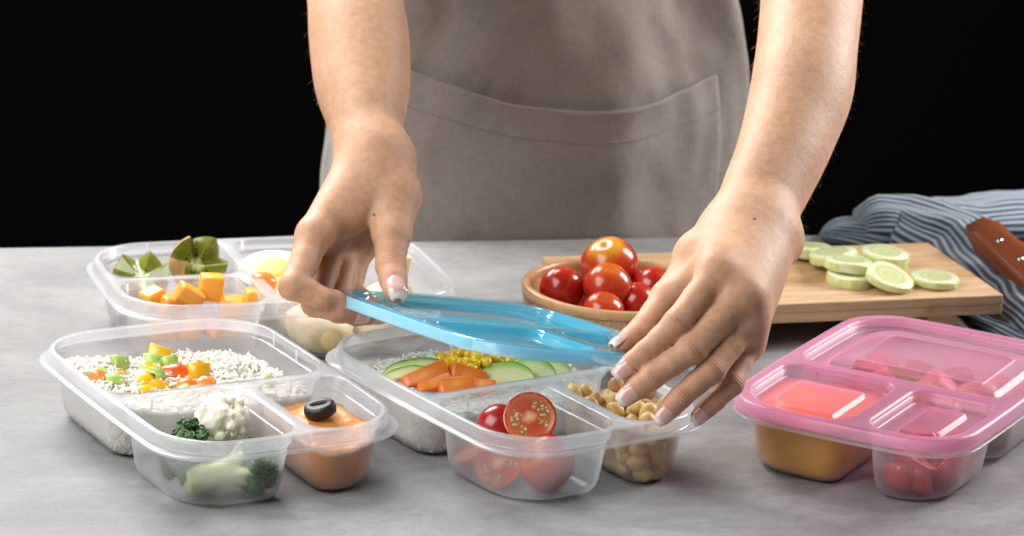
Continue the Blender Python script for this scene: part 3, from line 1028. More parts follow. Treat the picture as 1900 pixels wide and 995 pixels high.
# (pixel, heading in picture, tilt towards the camera, length, width, hollow, words)
avo = [(773, 698, 4, 46, .046, .0125, .15, 'thin avocado slice lying behind the carrot slices, furthest from the corn'),
       (757, 706, 6, 40, .036, .010, .15, 'avocado slice half hidden under the longest carrot slice'),
       (938, 718, -3, 38, .041, .0190, .05, 'broad pale avocado slice in front of the corn'),
       (985, 706, -22, 44, .034, .017, .10, 'avocado slice leaning between the broad slice and the last one'),
       (1016, 706, -30, 44, .034, .017, .10, 'outermost avocado slice with dark specks, next to the rice edge'),
       (846, 706, 0, 40, .020, .012, .10, 'small avocado piece wedged between two carrot slices under the corn')]
UPV = np.array([0, 0, 1.0])
for i, (u, v, hd, tl, L, W, ho, lab) in enumerate(avo):
    p = on_fill(2, h2, u, v, 0.0022)
    xa = math.cos(R(hd)) * RGT - math.sin(R(hd)) * (-1) * 0 * DWN
    xa = unit(np.array([math.cos(R(hd)), math.sin(R(hd)) * 1.0 + 0.22, -0.10 * math.sin(R(hd))]))
    zn = unit(np.array([0.0, -math.sin(R(tl)), math.cos(R(tl))]))
    tag(link('avocado_slice', avocado_slice(i + 2, L, W, 0.0055, ho), None, frame(p, x=xa, z=zn)), lab, 'avocado')


def carrot_mesh(seed, L, W, th):
    V, F = rbox(1, 1, 1, 0.13, 3)
    V[:, 0] *= L; V[:, 1] *= W * (1 + 0.22 * np.sin(V[:, 0] / L * 5 + seed)); V[:, 2] *= th * 1.5
    V[:, 0] += V[:, 2] * 0.35
    V[:, 2] -= 0.9 * (V[:, 1] / W) ** 2 * th * 0.5
    return mesh_data('carrot_slice', nz(V, 120, 0.0009, seed), F, None)


def mat_carrot():
    t = NT('carrot_slice_flesh')
    c = t.coord('Object')
    n = t.noise(c, 140, 4)
    sp = t.node('ShaderNodeSeparateXYZ', ins={0: c})
    r = t.math('SQRT', t.math('ADD', t.math('POWER', t.math('DIVIDE', sp.outputs[0], 0.011), 2), t.math('POWER', t.math('DIVIDE', sp.outputs[1], 0.0065), 2)))
    core = t.ramp(t.math('ADD', r, t.math('MULTIPLY', n, 0.1)), [(0.36, (0.88, 0.34, 0.07)), (0.42, (0.80, 0.22, 0.03)), (0.5, (0.86, 0.26, 0.04)), (0.95, (0.82, 0.19, 0.02))])
    return t.done(t.bsdf(core, 0.34, t.bump(n, 0.15, 0.0005), 0.3, (1, 0.4, 0.15), 0.004, coat=0.12))


M_CARS = mat_carrot()
car = [(787, 701, 22, 46, .031, .0125, .0065, 'long carrot slice on the avocado, at the outer end of the row'),
       (806, 714, 26, 30, .023, .010, .004, 'thin carrot slice tucked in front of the longest one'),
       (846, 717, 6, 40, .024, .013, .005, 'carrot slice lying flat against the divider'),
       (866, 699, -14, 55, .024, .014, .0065, 'thick carrot slice standing under the corn'),
       (890, 718, -8, 25, .020, .010, .005, 'carrot slice half under the broad avocado slice')]
for i, (u, v, hd, tl, L, W, th, lab) in enumerate(car):
    me = carrot_mesh(i, L, W, th); me.materials.append(M_CARS)
    p = on_fill(2, h2, u, v, 0.0055)
    xa = unit(np.array([math.cos(R(hd)), 0.15, math.sin(R(hd))]))
    zn = unit(np.array([-math.sin(R(hd)) * 0.3, -math.sin(R(tl)), math.cos(R(tl))]))
    tag(link('carrot_slice', me, None, frame(p, x=xa, z=zn)), lab, 'carrot')


def kernel_mesh(seed):
    V, F = ico(2, 1.0)
    V = V.copy()
    V = np.sign(V) * np.abs(V) ** 0.72
    V[:, 0] *= 1 + 0.16 * V[:, 2]; V[:, 1] *= 0.82
    V *= np.array([0.0040, 0.0040, 0.0046])
    V[:, 2] -= 0.0008 * np.exp(-((V[:, 0] / 0.002) ** 2 + (V[:, 1] / 0.002) ** 2)) * (V[:, 2] > 0)
    return mesh_data('corn_kernel', nz(V, 220, 0.0006, seed), F, M_CORN)


KER = [kernel_mesh(k * 3.1) for k in range(5)]
corn = [(821, 666, 0), (843, 659, .004), (855, 654, .006), (867, 656, .006), (881, 657, .006), (830, 675, 0), (844, 684, 0), (857, 674, .004), (868, 672, .005), (880, 677, .003), (886, 667, .006),
        (900, 673, .004), (901, 662, .007), (923, 675, .002), (919, 666, .005), (945, 672, .002), (961, 677, 0), (954, 668, .003), (848, 671, .005), (839, 667, .004), (872, 686, .001), (828, 681, 0), (892, 656, .006), (910, 660, .006), (932, 664, .004), (943, 663, .004), (905, 667, .002), (935, 672, 0)]
for i, (u, v, dz) in enumerate(corn):
    p = on_fill(2, h2, u, v, 0.0085 + dz)
    o = link('corn_kernel', KER[i % 5], None, euler_M(p, random.uniform(0, 3), random.uniform(0, 3), random.uniform(0, 6), random.uniform(0.95, 1.15)))
    tag(o, 'single corn kernel in the heap on the avocado', 'corn kernel', 'corn kernels heaped on the avocado')


# tomatoes
def mat_tomato(name, top):
    t = NT(name)
    c = t.coord('Object')
    z = t.node('ShaderNodeSeparateXYZ', ins={0: c}).outputs[2]
    n = t.noise(c, 60, 3)
    f = t.math('ADD', t.math('MULTIPLY', z, 55), t.math('MULTIPLY_ADD', n, 0.5, -0.25))
    cc = t.ramp(t.math('MULTIPLY_ADD', f, 0.5, 0.5, clamp=True), [(0.0, (0.36, 0.010, 0.007)), (0.60, (0.44, 0.018, 0.008)), (0.86, (0.52, 0.065, 0.010)), (1.0, top)])
    return t.done(t.bsdf(cc, 0.24, t.bump(t.noise(c, 40, 2), 0.05, 0.001), 0.2, (1, 0.25, 0.1), 0.004, coat=0.2))


M_TOM = mat_tomato('ripe_cherry_tomato', (0.58, 0.15, 0.014))
M_TOMY = mat_tomato('half_ripe_cherry_tomato', (0.66, 0.30, 0.02))
t = NT('tomato_scar'); M_SCAR = t.done(t.bsdf((0.16, 0.11, 0.05), 0.7))


def mat_tomcut():
    t = NT('tomato_cut_face')
    c = t.coord('Object')
    sp = t.node('ShaderNodeSeparateXYZ', ins={0: c})
    r = t.math('SQRT', t.math('ADD', t.math('POWER', sp.outputs[0], 2), t.math('POWER', sp.outputs[1], 2)))
    n = t.noise(c, 150, 5, 0.6)
    rn = t.math('ADD', t.math('DIVIDE', r, 0.0165), t.math('MULTIPLY_ADD', n, 0.6, -0.3))
    base = t.ramp(rn, [(0.0, (0.86, 0.60, 0.30)), (0.20, (0.80, 0.33, 0.13)), (0.32, (0.60, 0.09, 0.035)), (0.78, (0.62, 0.10, 0.04)), (0.9, (0.74, 0.20, 0.05)), (1.0, (0.60, 0.04, 0.015))])
    ang = t.math('ARCTAN2', sp.outputs[1], sp.outputs[0])
    gel = t.math('MULTIPLY', t.math('COMPARE', rn, 0.57, 0.20), t.math('GREATER_THAN', t.math('SINE', t.math('MULTIPLY_ADD', ang, 2.0, 0.7)), -0.35))
    vor = t.node('ShaderNodeTexVoronoi', ins={'Vector': c, 'Scale': 420.0}).outputs['Distance']
    seeds = t.ramp(vor, [(0.25, (0.78, 0.56, 0.26)), (0.45, (0.46, 0.16, 0.03))])
    cc = t.mix(gel, base, seeds)
    return t.done(t.bsdf(cc, 0.16, t.bump(t.math('MULTIPLY', vor, gel), 0.5, 0.0012), 0.25, (1, 0.3, 0.12), 0.004, coat=0.4))


M_TCUT = mat_tomcut()


def tomato(M, r, squash, mat, label, cut=False, scar=True, grp=None):
    root = empty('tomato_half' if cut else 'tomato', M=M)
    tag(root, label, 'tomato', grp)
    if cut:
        prof = [(0, -0.95 * r)] + [(r * math.sin(a), -0.95 * r * math.cos(a)) for a in np.linspace(0.2, math.pi / 2, 10)]
        V, F = lathe(prof, 40)
        obj('skin', V * np.array([1, 1, squash]), F, M_TOM, root)
        P = [(r * 0.995, -0.0001), (r * 0.96, 0.0003), (r * 0.9, 0.0002), (r * 0.75, -0.0002), (r * 0.5, -0.0003), (r * 0.3, 0.0001), (0, 0.0002)]
        V, F = lathe(P, 40)
        obj('cut_face', V, F, M_TCUT, root)
    else:
        prof = []
        for a in np.linspace(0, math.pi, 26):
            rr = math.sin(a); zz = -math.cos(a)
            dent = 0.10 * math.exp(-((math.pi - a) / 0.22) ** 2) + 0.04 * math.exp(-(a / 0.25) ** 2)
            prof.append((r * rr * (1 + 0.03 * math.sin(a) ** 4), squash * r * (zz - dent * (1 if zz > 0 else -1))))
        prof[0] = (0, prof[0][1]); prof[-1] = (0, prof[-1][1])
        V, F = lathe(prof, 40)
        obj('skin', nz(V, 30, r * 0.05, r * 900 + M[0, 3] * 50 if not isinstance(M, Matrix) else r * 900), F, mat, root)
        if scar:
            V, F = lathe([(0.0019, 0.0), (0.0015, 0.0006), (0.0007, 0.0003), (0, -0.0004)], 10)
            V[:, 2] += squash * r * 0.905
            V[:, :2] *= (1 + 0.35 * np.sin(5 * np.arctan2(V[:, 1], V[:, 0])))[:, None]
            obj('scar', V, F, M_SCAR, root)
    return root


cv = -FWD
p = on_box_y(2, 983, 775, -0.072)
tomato(frame(p, x=RGT, z=unit(cv + 0.42 * UPV - 0.05 * RGT)), 0.0172, 0.9, M_TOM, 'halved tomato with its cut face up, topmost in its compartment', cut=True)
p = to_world(2, (-0.0555, -0.0700, 0.0168))
tomato(frame(p, x=unit(RGT + 0.5 * UPV), z=unit(cv + 0.05 * UPV - 0.1 * RGT)), 0.0150, 0.8, M_TOM, 'halved tomato pressed against the plastic, cut face outwards', cut=True)
p = to_world(2, (-0.0305, -0.0880, 0.0196))
tomato(frame(p, x=RGT, z=unit(-RGT * 0.9 + 0.15 * UPV + cv * 0.75)), 0.0182, 0.92, M_TOM, 'whole red tomato at the bottom beside the pressed half')
p = to_world(2, (-0.0540, -0.0420, 0.0180))
tomato(frame(p, x=RGT, z=unit(-RGT * 0.5 + 0.85 * UPV)), 0.0155, 0.9, M_TOM, 'tomato half lying cut side up at the rice side', cut=True)
p = to_world(2, (-0.0440, -0.0520, 0.0340))
tomato(frame(p, x=RGT, z=unit(-UPV * 0.2 - cv)), 0.0150, 0.9, M_TOM, 'tomato half showing only its skin behind the topmost half', cut=True)


def chickpea_mesh(seed):
    V, F = ico(3, 1.0)
    V = V.copy()
    d = unit([0.9, 0.15, 0.35]); s = V @ d
    V += d * (0.28 * np.clip(s, 0, 1) ** 5)[:, None]
    cr = V @ unit([-0.2, 1, 0.1])
    V *= (1 - 0.07 * np.exp(-(cr / 0.16) ** 2) * (s > -0.2))[:, None]
    V = V * np.array([0.0064, 0.0059, 0.0060])
    return mesh_data('chickpea', nz(V, 170, 0.0007, seed * 3.7), F, M_PEA)


PEAS = [chickpea_mesh(k) for k in range(5)]
E = comp_at('right', 0.02); rgp = np.random.default_rng(4)
peas = []
zl = [0.0072, 0.0158, 0.0246, 0.0332, 0.0400]
for li, z in enumerate(zl):
    Lp = comp_at('right', z)
    cen = Lp.mean(0); inn = cen + (Lp - cen) * np.array([(0.5 * np.ptp(Lp[:, 0]) - 0.0056) / (0.5 * np.ptp(Lp[:, 0])), (0.5 * np.ptp(Lp[:, 1]) - 0.0056) / (0.5 * np.ptp(Lp[:, 1]))])
    got = []
    # first a ring along the wall, then the middle (only where it can be seen)
    per = np.concatenate([inn, inn[:1]]); sl = np.linalg.norm(np.diff(per, axis=0), axis=1); cs = np.concatenate([[0], np.cumsum(sl)])
    nn = int(cs[-1] / 0.0122)
    for k in range(nn):
        s = (k + (0.5 if li % 2 else 0) + rgp.uniform(-0.12, 0.12)) / nn * cs[-1] % cs[-1]
        got.append([np.interp(s, cs, per[:, 0]), np.interp(s, cs, per[:, 1])])
    if li >= 3:
        for tries in range(900):
            q = rgp.uniform(inn.min(0), inn.max(0))
            if poly_inside(q[None], inn)[0] and min(np.hypot(q[0] - g[0], q[1] - g[1]) for g in got) > 0.0108: got.append(list(q))
    for g in got:
        zz = z + rgp.uniform(-0.0010, 0.0010) + (0.0 if li < 4 else 0.002 * nz2(g[0], g[1], 60, 3))
        if li == 4 and rgp.random() < 0.25: continue
        peas.append((g[0], g[1], zz))
for i, q in enumerate(peas):
    o = link('chickpea', PEAS[i % 5], None, euler_M(to_world(2, q), rgp.uniform(0, 6), rgp.uniform(0, 6), rgp.uniform(0, 6), rgp.uniform(0.9, 1.08)))
    tag(o, 'single cooked chickpea in the chickpea compartment', 'chickpea', 'chickpeas under the right hand')


# ------------------------------------------------------------------ box 3 (pink lid): soup, strawberries, salad
V, F = fill_body(3, 'left', lambda x, y: 0.0392 + 0.0003 * nz2(x, y, 90, 1), rings=10, levels=10)
tag(obj('soup', V, F, M_SOUP, M=BOXM[3]), 'thick golden yellow soup filling its compartment under the pink lid', 'soup')


def berry_half(seed, L=0.015, W=0.0105):
    V, F = lathe([(0, -1.0)] + [(math.sin(a) ** 0.9 * (1.0 - 0.22 * math.cos(a)), -math.cos(a)) for a in np.linspace(0.2, math.pi - 0.25, 12)] + [(0, 0.92)], 24)
    V = V * np.array([W, W, L])
    cut = V[:, 1] > 0
    V[cut, 1] *= 0.06
    me = mesh_data('strawberry_half', nz(V, 120, 0.0005, seed), F, M_BERRY)
    me.materials.append(M_BERRYCUT)
    for pl in me.polygons:
        if all(cut[i] or abs(V[i, 1]) < 1e-6 for i in pl.vertices): pl.material_index = 1
    return me


berries = [(.036, -.094, .016, 60, 20, 10, 'strawberry half with its pale cut face against the front plastic'), (.054, -.092, .016, 80, 70, 0, 'dark strawberry half at the outer front corner'), (.036, -.070, .016, 100, -60, 30, 'strawberry half at the soup side, behind the pale cut one'),
           (.055, -.068, .016, 40, 30, 90, 'strawberry half at the outer wall'), (.045, -.046, .016, 20, 80, 40, 'strawberry half at the back of its compartment'), (.044, -.090, .026, 110, 20, 60, 'strawberry half on top, right under the lid front'),
           (.038, -.066, .026, 70, 100, 20, 'upper strawberry half at the soup side'), (.054, -.062, .026, 95, 140, 80, 'upper strawberry half at the outer wall')]
for i, (x, y, z, rx, ry, rz, lab) in enumerate(berries):
    tag(link('strawberry_half', berry_half(i * 1.3, 0.0165, 0.0132), None, euler_M(clamp_in(3, 'right', to_world(3, (x, y, z)), 0.0135), R(rx), R(ry), R(rz))), lab, 'strawberry')


def lump(seed, sx, sy, sz, mat, nm, pw=0.85, amp=0.12):
    V, F = ico(3, 1.0)
    V = np.sign(V) * np.abs(V) ** pw
    V = V * np.array([sx, sy, sz])
    m = (sx + sy + sz) / 3
    return mesh_data(nm, nz(V, 0.6 / m, amp * m, seed), F, mat)


rgs = np.random.default_rng(21)
sal = []
for gx in range(5):
    for gy in range(4):
        sal.append((-0.058 + gx * 0.029 + rgs.uniform(-.004, .004), 0.004 + gy * 0.031 + rgs.uniform(-.004, .004)))
SN = {'pasta_piece': (M_BEIGE, 'beige pasta piece in the salad under the pink lid', 'pasta', 'pasta pieces in the salad'),
      'meat_piece': (M_HAM, 'pink meat chunk in the salad under the pink lid', 'meat', 'meat chunks in the salad'),
      'salad_leaf': (M_LEAF, 'green leaf piece in the salad under the pink lid', 'leaf', 'leaf pieces in the salad')}
for i, (x, y) in enumerate(sal):
    nm = ['meat_piece', 'pasta_piece', 'meat_piece', 'salad_leaf', 'pasta_piece'][int(rgs.integers(5))]
    if x > 0.045: nm = ['salad_leaf', 'pasta_piece', 'salad_leaf', 'pasta_piece'][i % 4]
    mat, lab, cat, grp = SN[nm]
    me = lump(i * 1.1, 0.0165, 0.0150, 0.0125 if nm != 'salad_leaf' else 0.0095, mat, nm, 0.8, 0.35)
    s = 0.85 if abs(x) > 0.04 or y > 0.08 or y < 0.01 else 1.0
    tag(link(nm, me, None, euler_M(clamp_in(3, 'big', to_world(3, (x, y, 0.0165 + rgs.uniform(-.001, .004))), 0.0150), rgs.uniform(-.4, .4), rgs.uniform(-.4, .4), rgs.uniform(0, 6), s)), lab, cat, grp)


# ------------------------------------------------------------------ box 4: kiwi, melon, egg
def mat_kiwi():
    t = NT('kiwi_flesh')
    c = t.coord('Object')
    sp = t.node('ShaderNodeSeparateXYZ', ins={0: c})
    r = t.math('SQRT', t.math('ADD', t.math('POWER', sp.outputs[0], 2), t.math('POWER', sp.outputs[1], 2)))
    rn = t.math('DIVIDE', r, 0.021)
    ang = t.math('ARCTAN2', sp.outputs[1], sp.outputs[0])
    wv = t.math('MULTIPLY', t.math('SINE', t.math('MULTIPLY', ang, 26.0)), 0.03)
    cc = t.ramp(t.math('ADD', rn, wv), [(0.0, (0.62, 0.66, 0.34)), (0.20, (0.55, 0.60, 0.26)), (0.30, (0.20, 0.245, 0.028)), (0.7, (0.17, 0.21, 0.016)), (1.0, (0.28, 0.31, 0.055))])
    vor = t.node('ShaderNodeTexVoronoi', ins={'Vector': c, 'Scale': 330.0}).outputs['Distance']
    sd = t.math('MULTIPLY', t.math('LESS_THAN', vor, 0.30), t.math('COMPARE', rn, 0.33, 0.14))
    cc = t.mix(sd, cc, (0.008, 0.007, 0.006))
    return t.done(t.bsdf(cc, 0.22, t.bump(t.noise(c, 200, 3), 0.15, 0.0006), 0.3, (0.7, 1, 0.3), 0.004, coat=0.3))


M_KIWI = mat_kiwi()
M_KSKIN = mat_food('kiwi_skin', (0.30, 0.17, 0.05), (0.46, 0.29, 0.10), 160, 0.8, 0.0, bump=0.6, bscale=700)


def kiwi_half(M, r, label, teeth=7, amp=0.010, h=0.020):
    """kiwi half cut in a zigzag: skin bowl, crown of teeth, flesh sloping to the middle"""
    root = empty('kiwi_half', M=M)
    tag(root, label, 'kiwi')
    n = teeth * 12
    zig = [amp * (1 - abs(((k / 12) % 1) * 2 - 1)) * 1.35 for k in range(n)]
    V, F = [], []
    J = 8
    for j in range(J + 1):
        f = j / J
        for k in range(n):
            a = 2 * math.pi * k / n
            top = zig[k]
            z = -h + (h + top) * f
            rr = r * math.sqrt(max(0.0, 1 - ((z - 0.002) / (h + 0.003) if z < 0.002 else (z - 0.002) / 0.028) ** 2))
            V.append((rr * math.cos(a), rr * math.sin(a), z))
    for j in range(J):
        for k in range(n): F.append((j * n + k, j * n + (k + 1) % n, (j + 1) * n + (k + 1) % n, (j + 1) * n + k))
    F.append(tuple(reversed(range(n))))
    obj('skin', V, F, M_KSKIN, root)
    V2, F2 = [], []
    J = 9
    edge = V[-n:]
    for j in range(J):
        f = 1 - j / J
        for k in range(n):
            x, y, z = edge[k]
            V2.append((x * f * 0.99, y * f * 0.99, (z - 0.0002) * f ** 1.25 - 0.001 * (1 - f)))
    V2.append((0, 0, -0.001))
    for j in range(J - 1):
        for k in range(n): F2.append((j * n + k, j * n + (k + 1) % n, (j + 1) * n + (k + 1) % n, (j + 1) * n + k))
    for k in range(n): F2.append(((J - 1) * n + k, (J - 1) * n + (k + 1) % n, J * n))
    obj('flesh', V2, F2, M_KIWI, root)


kp = at_z(364, 492, 0.046)
kiwi_half(frame(kp, x=unit(RGT + 0.6 * UPV), z=unit(cv * 0.75 + 0.55 * RGT + 0.5 * UPV)), 0.0205, 'zigzag-cut kiwi half standing up with black seeds showing', teeth=5, amp=0.013, h=0.016)
kp = at_z(262, 512, 0.038)
kiwi_half(frame(kp, x=unit(RGT + 0.3 * cv), z=unit(UPV + 0.3 * cv)), 0.0205, 'zigzag-cut kiwi half lying low, only its points over the edge', teeth=6, amp=0.007, h=0.020)

cubes = [(391, 533, .0450, .0165, .0125, .0180, 8, 4, 12, 'tall melon cube standing highest in its compartment'), (352, 548, .0420, .0200, .013, .0120, 10, 28, 20, 'tilted melon cube leaning on the tall one'), (284, 552, .0385, .015, .014, .0120, 5, -20, 40, 'melon cube at the outer end of its compartment'),
         (471, 552, .0395, .014, .013, .0110, 0, 5, 15, 'lone melon cube at the egg side'), (320, 562, .0360, .017, .014, .0110, 10, 5, 35, 'low melon cube in front of the tilted one'), (430, 566, .0340, .017, .015, .0110, 12, 5, 5, 'low melon cube in front of the tall one'),
         (300, 600, .018, .018, .016, .015, 0, 5, 25, 'bottom melon cube below the outer one'), (350, 605, .018, .018, .016, .015, 0, 3, 10, 'bottom melon cube below the tilted one'), (400, 600, .018, .018, .016, .015, 0, 5, 45, 'bottom melon cube below the tall one'), (452, 598, .019, .018, .016, .015, 0, 5, 15, 'bottom melon cube next to the divider')]
for i, (u, v, z, sx, sy, sz, rx, ry, rz, lab) in enumerate(cubes):
    V, F = rbox(sx, sy, sz, 0.0022, 3)
    b = to_box(4, at_z(u, v, z)); b[0] = min(max(b[0], 0.030), 0.062); b[1] = min(max(b[1], -0.098), -0.034)
    tag(obj('melon_cube', nz(V, 90, 0.0012, i * 1.7), F, M_MELON, M=euler_M(clamp_in(4, 'right', to_world(4, b), 0.0105) if z < 0.03 else at_z(u, v, z), R(rx), R(ry), R(rz))), lab, 'melon')


def mat_egg():
    t = NT('egg_cut_face')
    c = t.coord('Object')
    sp = t.node('ShaderNodeSeparateXYZ', ins={0: c})
    r = t.math('SQRT', t.math('ADD', t.math('POWER', t.math('DIVIDE', sp.outputs[0], 0.0160), 2), t.math('POWER', t.math('DIVIDE', sp.outputs[1], 0.0130), 2)))
    n = t.noise(c, 160, 4)
    cc = t.ramp(t.math('ADD', r, t.math('MULTIPLY_ADD', n, 0.3, -0.15)), [(0.85, (0.86, 0.48, 0.03)), (0.98, (0.88, 0.56, 0.08)), (1.03, (0.88, 0.84, 0.72))])
    vor = t.noise(c, 520, 1)
    cc = t.mix(t.ramp(vor, [(0.66, 0.0), (0.69, 0.92)]), cc, (0.025, 0.022, 0.018))
    return t.done(t.bsdf(cc, 0.4, t.bump(n, 0.3, 0.0006), 0.3, (1, 0.8, 0.5), 0.004))


M_EGG = mat_egg()
M_EGGW = mat_food('egg_white', (0.86, 0.82, 0.70), (0.90, 0.87, 0.78), 60, 0.35, 0.35, (1, 0.9, 0.7), 0.004, 0.05)


def egg_half(M, label):
    root = empty('egg_half', M=M)
    tag(root, label, 'egg')
    V, F = lathe([(0, -0.016)] + [(0.0205 * math.sin(a), -0.016 * math.cos(a)) for a in np.linspace(0.25, math.pi / 2, 8)], 36)
    V[:, 0] *= 1.25 + 6 * V[:, 0]
    obj('white', V, F, M_EGGW, root)
    V, F = lathe([(0.0204, 0.0), (0.0195, 0.0004), (0.0125, 0.0004), (0.0115, 0.0008), (0.006, 0.0011), (0, 0.0012)], 36)
    V[:, 0] *= 1.25 + 6 * V[:, 0]
    obj('cut_face', V, F, M_EGG, root)


egg_half(frame(at_z(500, 499, 0.0450), x=RGT, z=unit(UPV + 0.55 * cv - 0.12 * RGT)), 'peppered boiled egg half on top of the pile, behind the fingers')
egg_half(frame(at_z(534, 524, 0.0400), x=unit(RGT + 0.3 * EY), z=unit(UPV + 0.25 * cv)), 'peppered boiled egg half lying lower, next to the melon divider')
potlab = ['large pale potato chunk against the plastic under the left hand', 'pale potato chunk next to the melon compartment', 'pale potato chunk behind the raised lid', 'pale potato chunk under the boiled eggs', 'pale potato chunk at the far end of its compartment']
for i, (bx, by, bz, sx, sy, sz) in enumerate([(0.048, 0.024, 0.020, .021, .026, .017), (0.045, 0.000, 0.016, .016, .013, .014), (0.046, 0.062, 0.018, .019, .015, .015), (0.0, 0.02, 0.018, .022, .022, .015), (0.0, 0.085, 0.016, .022, .018, .014)]):
    tag(link('potato_chunk', lump(i * 2.3 + 1, sx, sy, sz, M_POT, 'potato_chunk', 0.85, 0.22), None, euler_M(clamp_in(4, 'big', to_world(4, (bx, by, bz)), 0.0165), 0.1, 0.1, i)), potlab[i], 'potato')
tag(link('pepper_piece', lump(4.4, .013, .007, .009, M_GRN, 'pepper_piece', 0.9, 0.2), None, euler_M(clamp_in(4, 'big', to_world(4, (0.058, 0.084, 0.022)), 0.0085), 0.3, 0.2, 1.5)), 'green pepper chunk against the plastic behind the blue lid', 'pepper')
tag(link('carrot_chunk', lump(6.4, .011, .010, .010, M_CARROT, 'carrot_chunk', 0.8, 0.2), None, euler_M(clamp_in(4, 'big', to_world(4, (0.054, 0.098, 0.020)), 0.0100), 0.3, 0.2, 0.5)), 'orange carrot chunk against the plastic behind the blue lid', 'carrot')
V, F = rbox(0.013, 0.008, 0.020, 0.0008, 2)
tag(obj('cheese_stick', V, F, M_CHEESE, M=euler_M(at_z(742, 497, 0.046), 0.1, 0.15, 0.3)), 'pale cheese stick standing behind the thumb', 'cheese')
tag(link('pepper_piece', lump(7.4, .009, .008, .006, M_ORG, 'pepper_piece', 0.8, 0.2), None, euler_M(at_z(489, 523, 0.044), 0.3, 0.2, 0.5)), 'orange-red pepper piece between egg and melon', 'pepper')


# ------------------------------------------------------------------ wooden bowl of tomatoes
def mat_wood(name, c1, c2, c3, axis_scale, rough=0.5, vary=0.25, dark=(0.10, 0.05, 0.02), kn=0.0):
    t = NT(name)
    c = t.coord('Object')
    rnd = t.node('ShaderNodeObjectInfo').outputs['Random']
    off = t.node('ShaderNodeCombineXYZ', ins={0: t.math('MULTIPLY', rnd, 3.1), 1: t.math('MULTIPLY', rnd, 7.7), 2: t.math('MULTIPLY', rnd, 5.3)}).outputs[0]
    v = t.node('ShaderNodeVectorMath', operation='ADD', ins={0: c, 1: off}).outputs[0]
    mp = t.node('ShaderNodeMapping', ins={'Vector': v, 'Scale': axis_scale}).outputs[0]
    n1 = t.noise(mp, 16, 5, 0.6, dist=0.8)
    n2 = t.noise(mp, 75, 3, 0.6)
    cc = t.ramp(n1, [(0.25, c1), (0.5, c2), (0.75, c3)])
    cc = t.mix(1.0, cc, t.ramp(n2, [(0.3, 0.78), (0.6, 1.0), (0.8, 1.08)]), 'MULTIPLY')
    h = t.node('ShaderNodeHueSaturation', ins={'Value': t.math('MULTIPLY_ADD', rnd, vary, 1 - vary / 2), 'Saturation': t.math('MULTIPLY_ADD', rnd, -0.2, 1.1), 'Color': cc}).outputs[0]
    if kn:
        kk = t.noise(c, 28, 2)
        h = t.mix(t.ramp(kk, [(0.66, 0.0), (0.78, kn)]), h, dark)
    return t.done(t.bsdf(h, rough, t.bump(n2, 0.15, 0.0005), spec=0.4))


M_BOWL = mat_wood('bamboo_stave', (0.36, 0.19, 0.085), (0.47, 0.27, 0.13), (0.56, 0.35, 0.18), (6, 6, 0.7), 0.42, 0.4)
M_BOWLR = mat_wood('bamboo_rim', (0.46, 0.24, 0.10), (0.55, 0.31, 0.14), (0.62, 0.38, 0.19), (2, 2, 2), 0.35, 0.1)
BW = at_z(1148, 532, 0.052); BW[2] = 0
bowl = empty('wooden_bowl', tuple(BW))
tag(bowl, 'round bamboo bowl built of narrow staves, holding whole cherry tomatoes', 'bowl')
outer = [(0.034, 0.0), (0.046, 0.0015), (0.0555, 0.009), (0.0625, 0.020), (0.0670, 0.034), (0.0690, 0.0470)]
inner = [(0.0628, 0.0470), (0.0605, 0.034), (0.0560, 0.021), (0.048, 0.012), (0.034, 0.0075)]
NST = 44
V, F = [], []
da = 2 * math.pi / NST
prof = outer + inner
for k, a in enumerate((-0.497 * da, -0.43 * da, 0.0, 0.43 * da, 0.497 * da)):
    for i, (r, z) in enumerate(prof):
        rr = r
        if k in (0, 4): rr = r - 0.00035 if i < len(outer) else r + 0.00035
        V.append((rr * math.cos(a), rr * math.sin(a), z))
n = len(prof)
for k in range(4):
    for i in range(n):
        F.append((k * n + i, (k + 1) * n + i, (k + 1) * n + (i + 1) % n, k * n + (i + 1) % n))
F.append(tuple(reversed(range(n)))); F.append(tuple(range(4 * n, 5 * n)))
ST = mesh_data('stave', V, F, M_BOWL, smooth=False)
for k in range(NST): link('stave', ST, bowl, Matrix.Rotation(k * da, 4, 'Z'))
V, F = lathe([(0.0630, 0.0468), (0.0692, 0.0468), (0.0696, 0.0485), (0.0694, 0.0515), (0.0683, 0.0533), (0.0662, 0.0540), (0.0642, 0.0534), (0.0631, 0.0515), (0.0628, 0.0490), (0.0630, 0.0468)], 72)
obj('rim', V, F, M_BOWLR, bowl)
V, F = lathe([(0, 0.0), (0.0345, 0.0), (0.0345, 0.0076), (0, 0.0076)], 48)
obj('base', V, F, M_BOWLR, bowl, smooth=False)

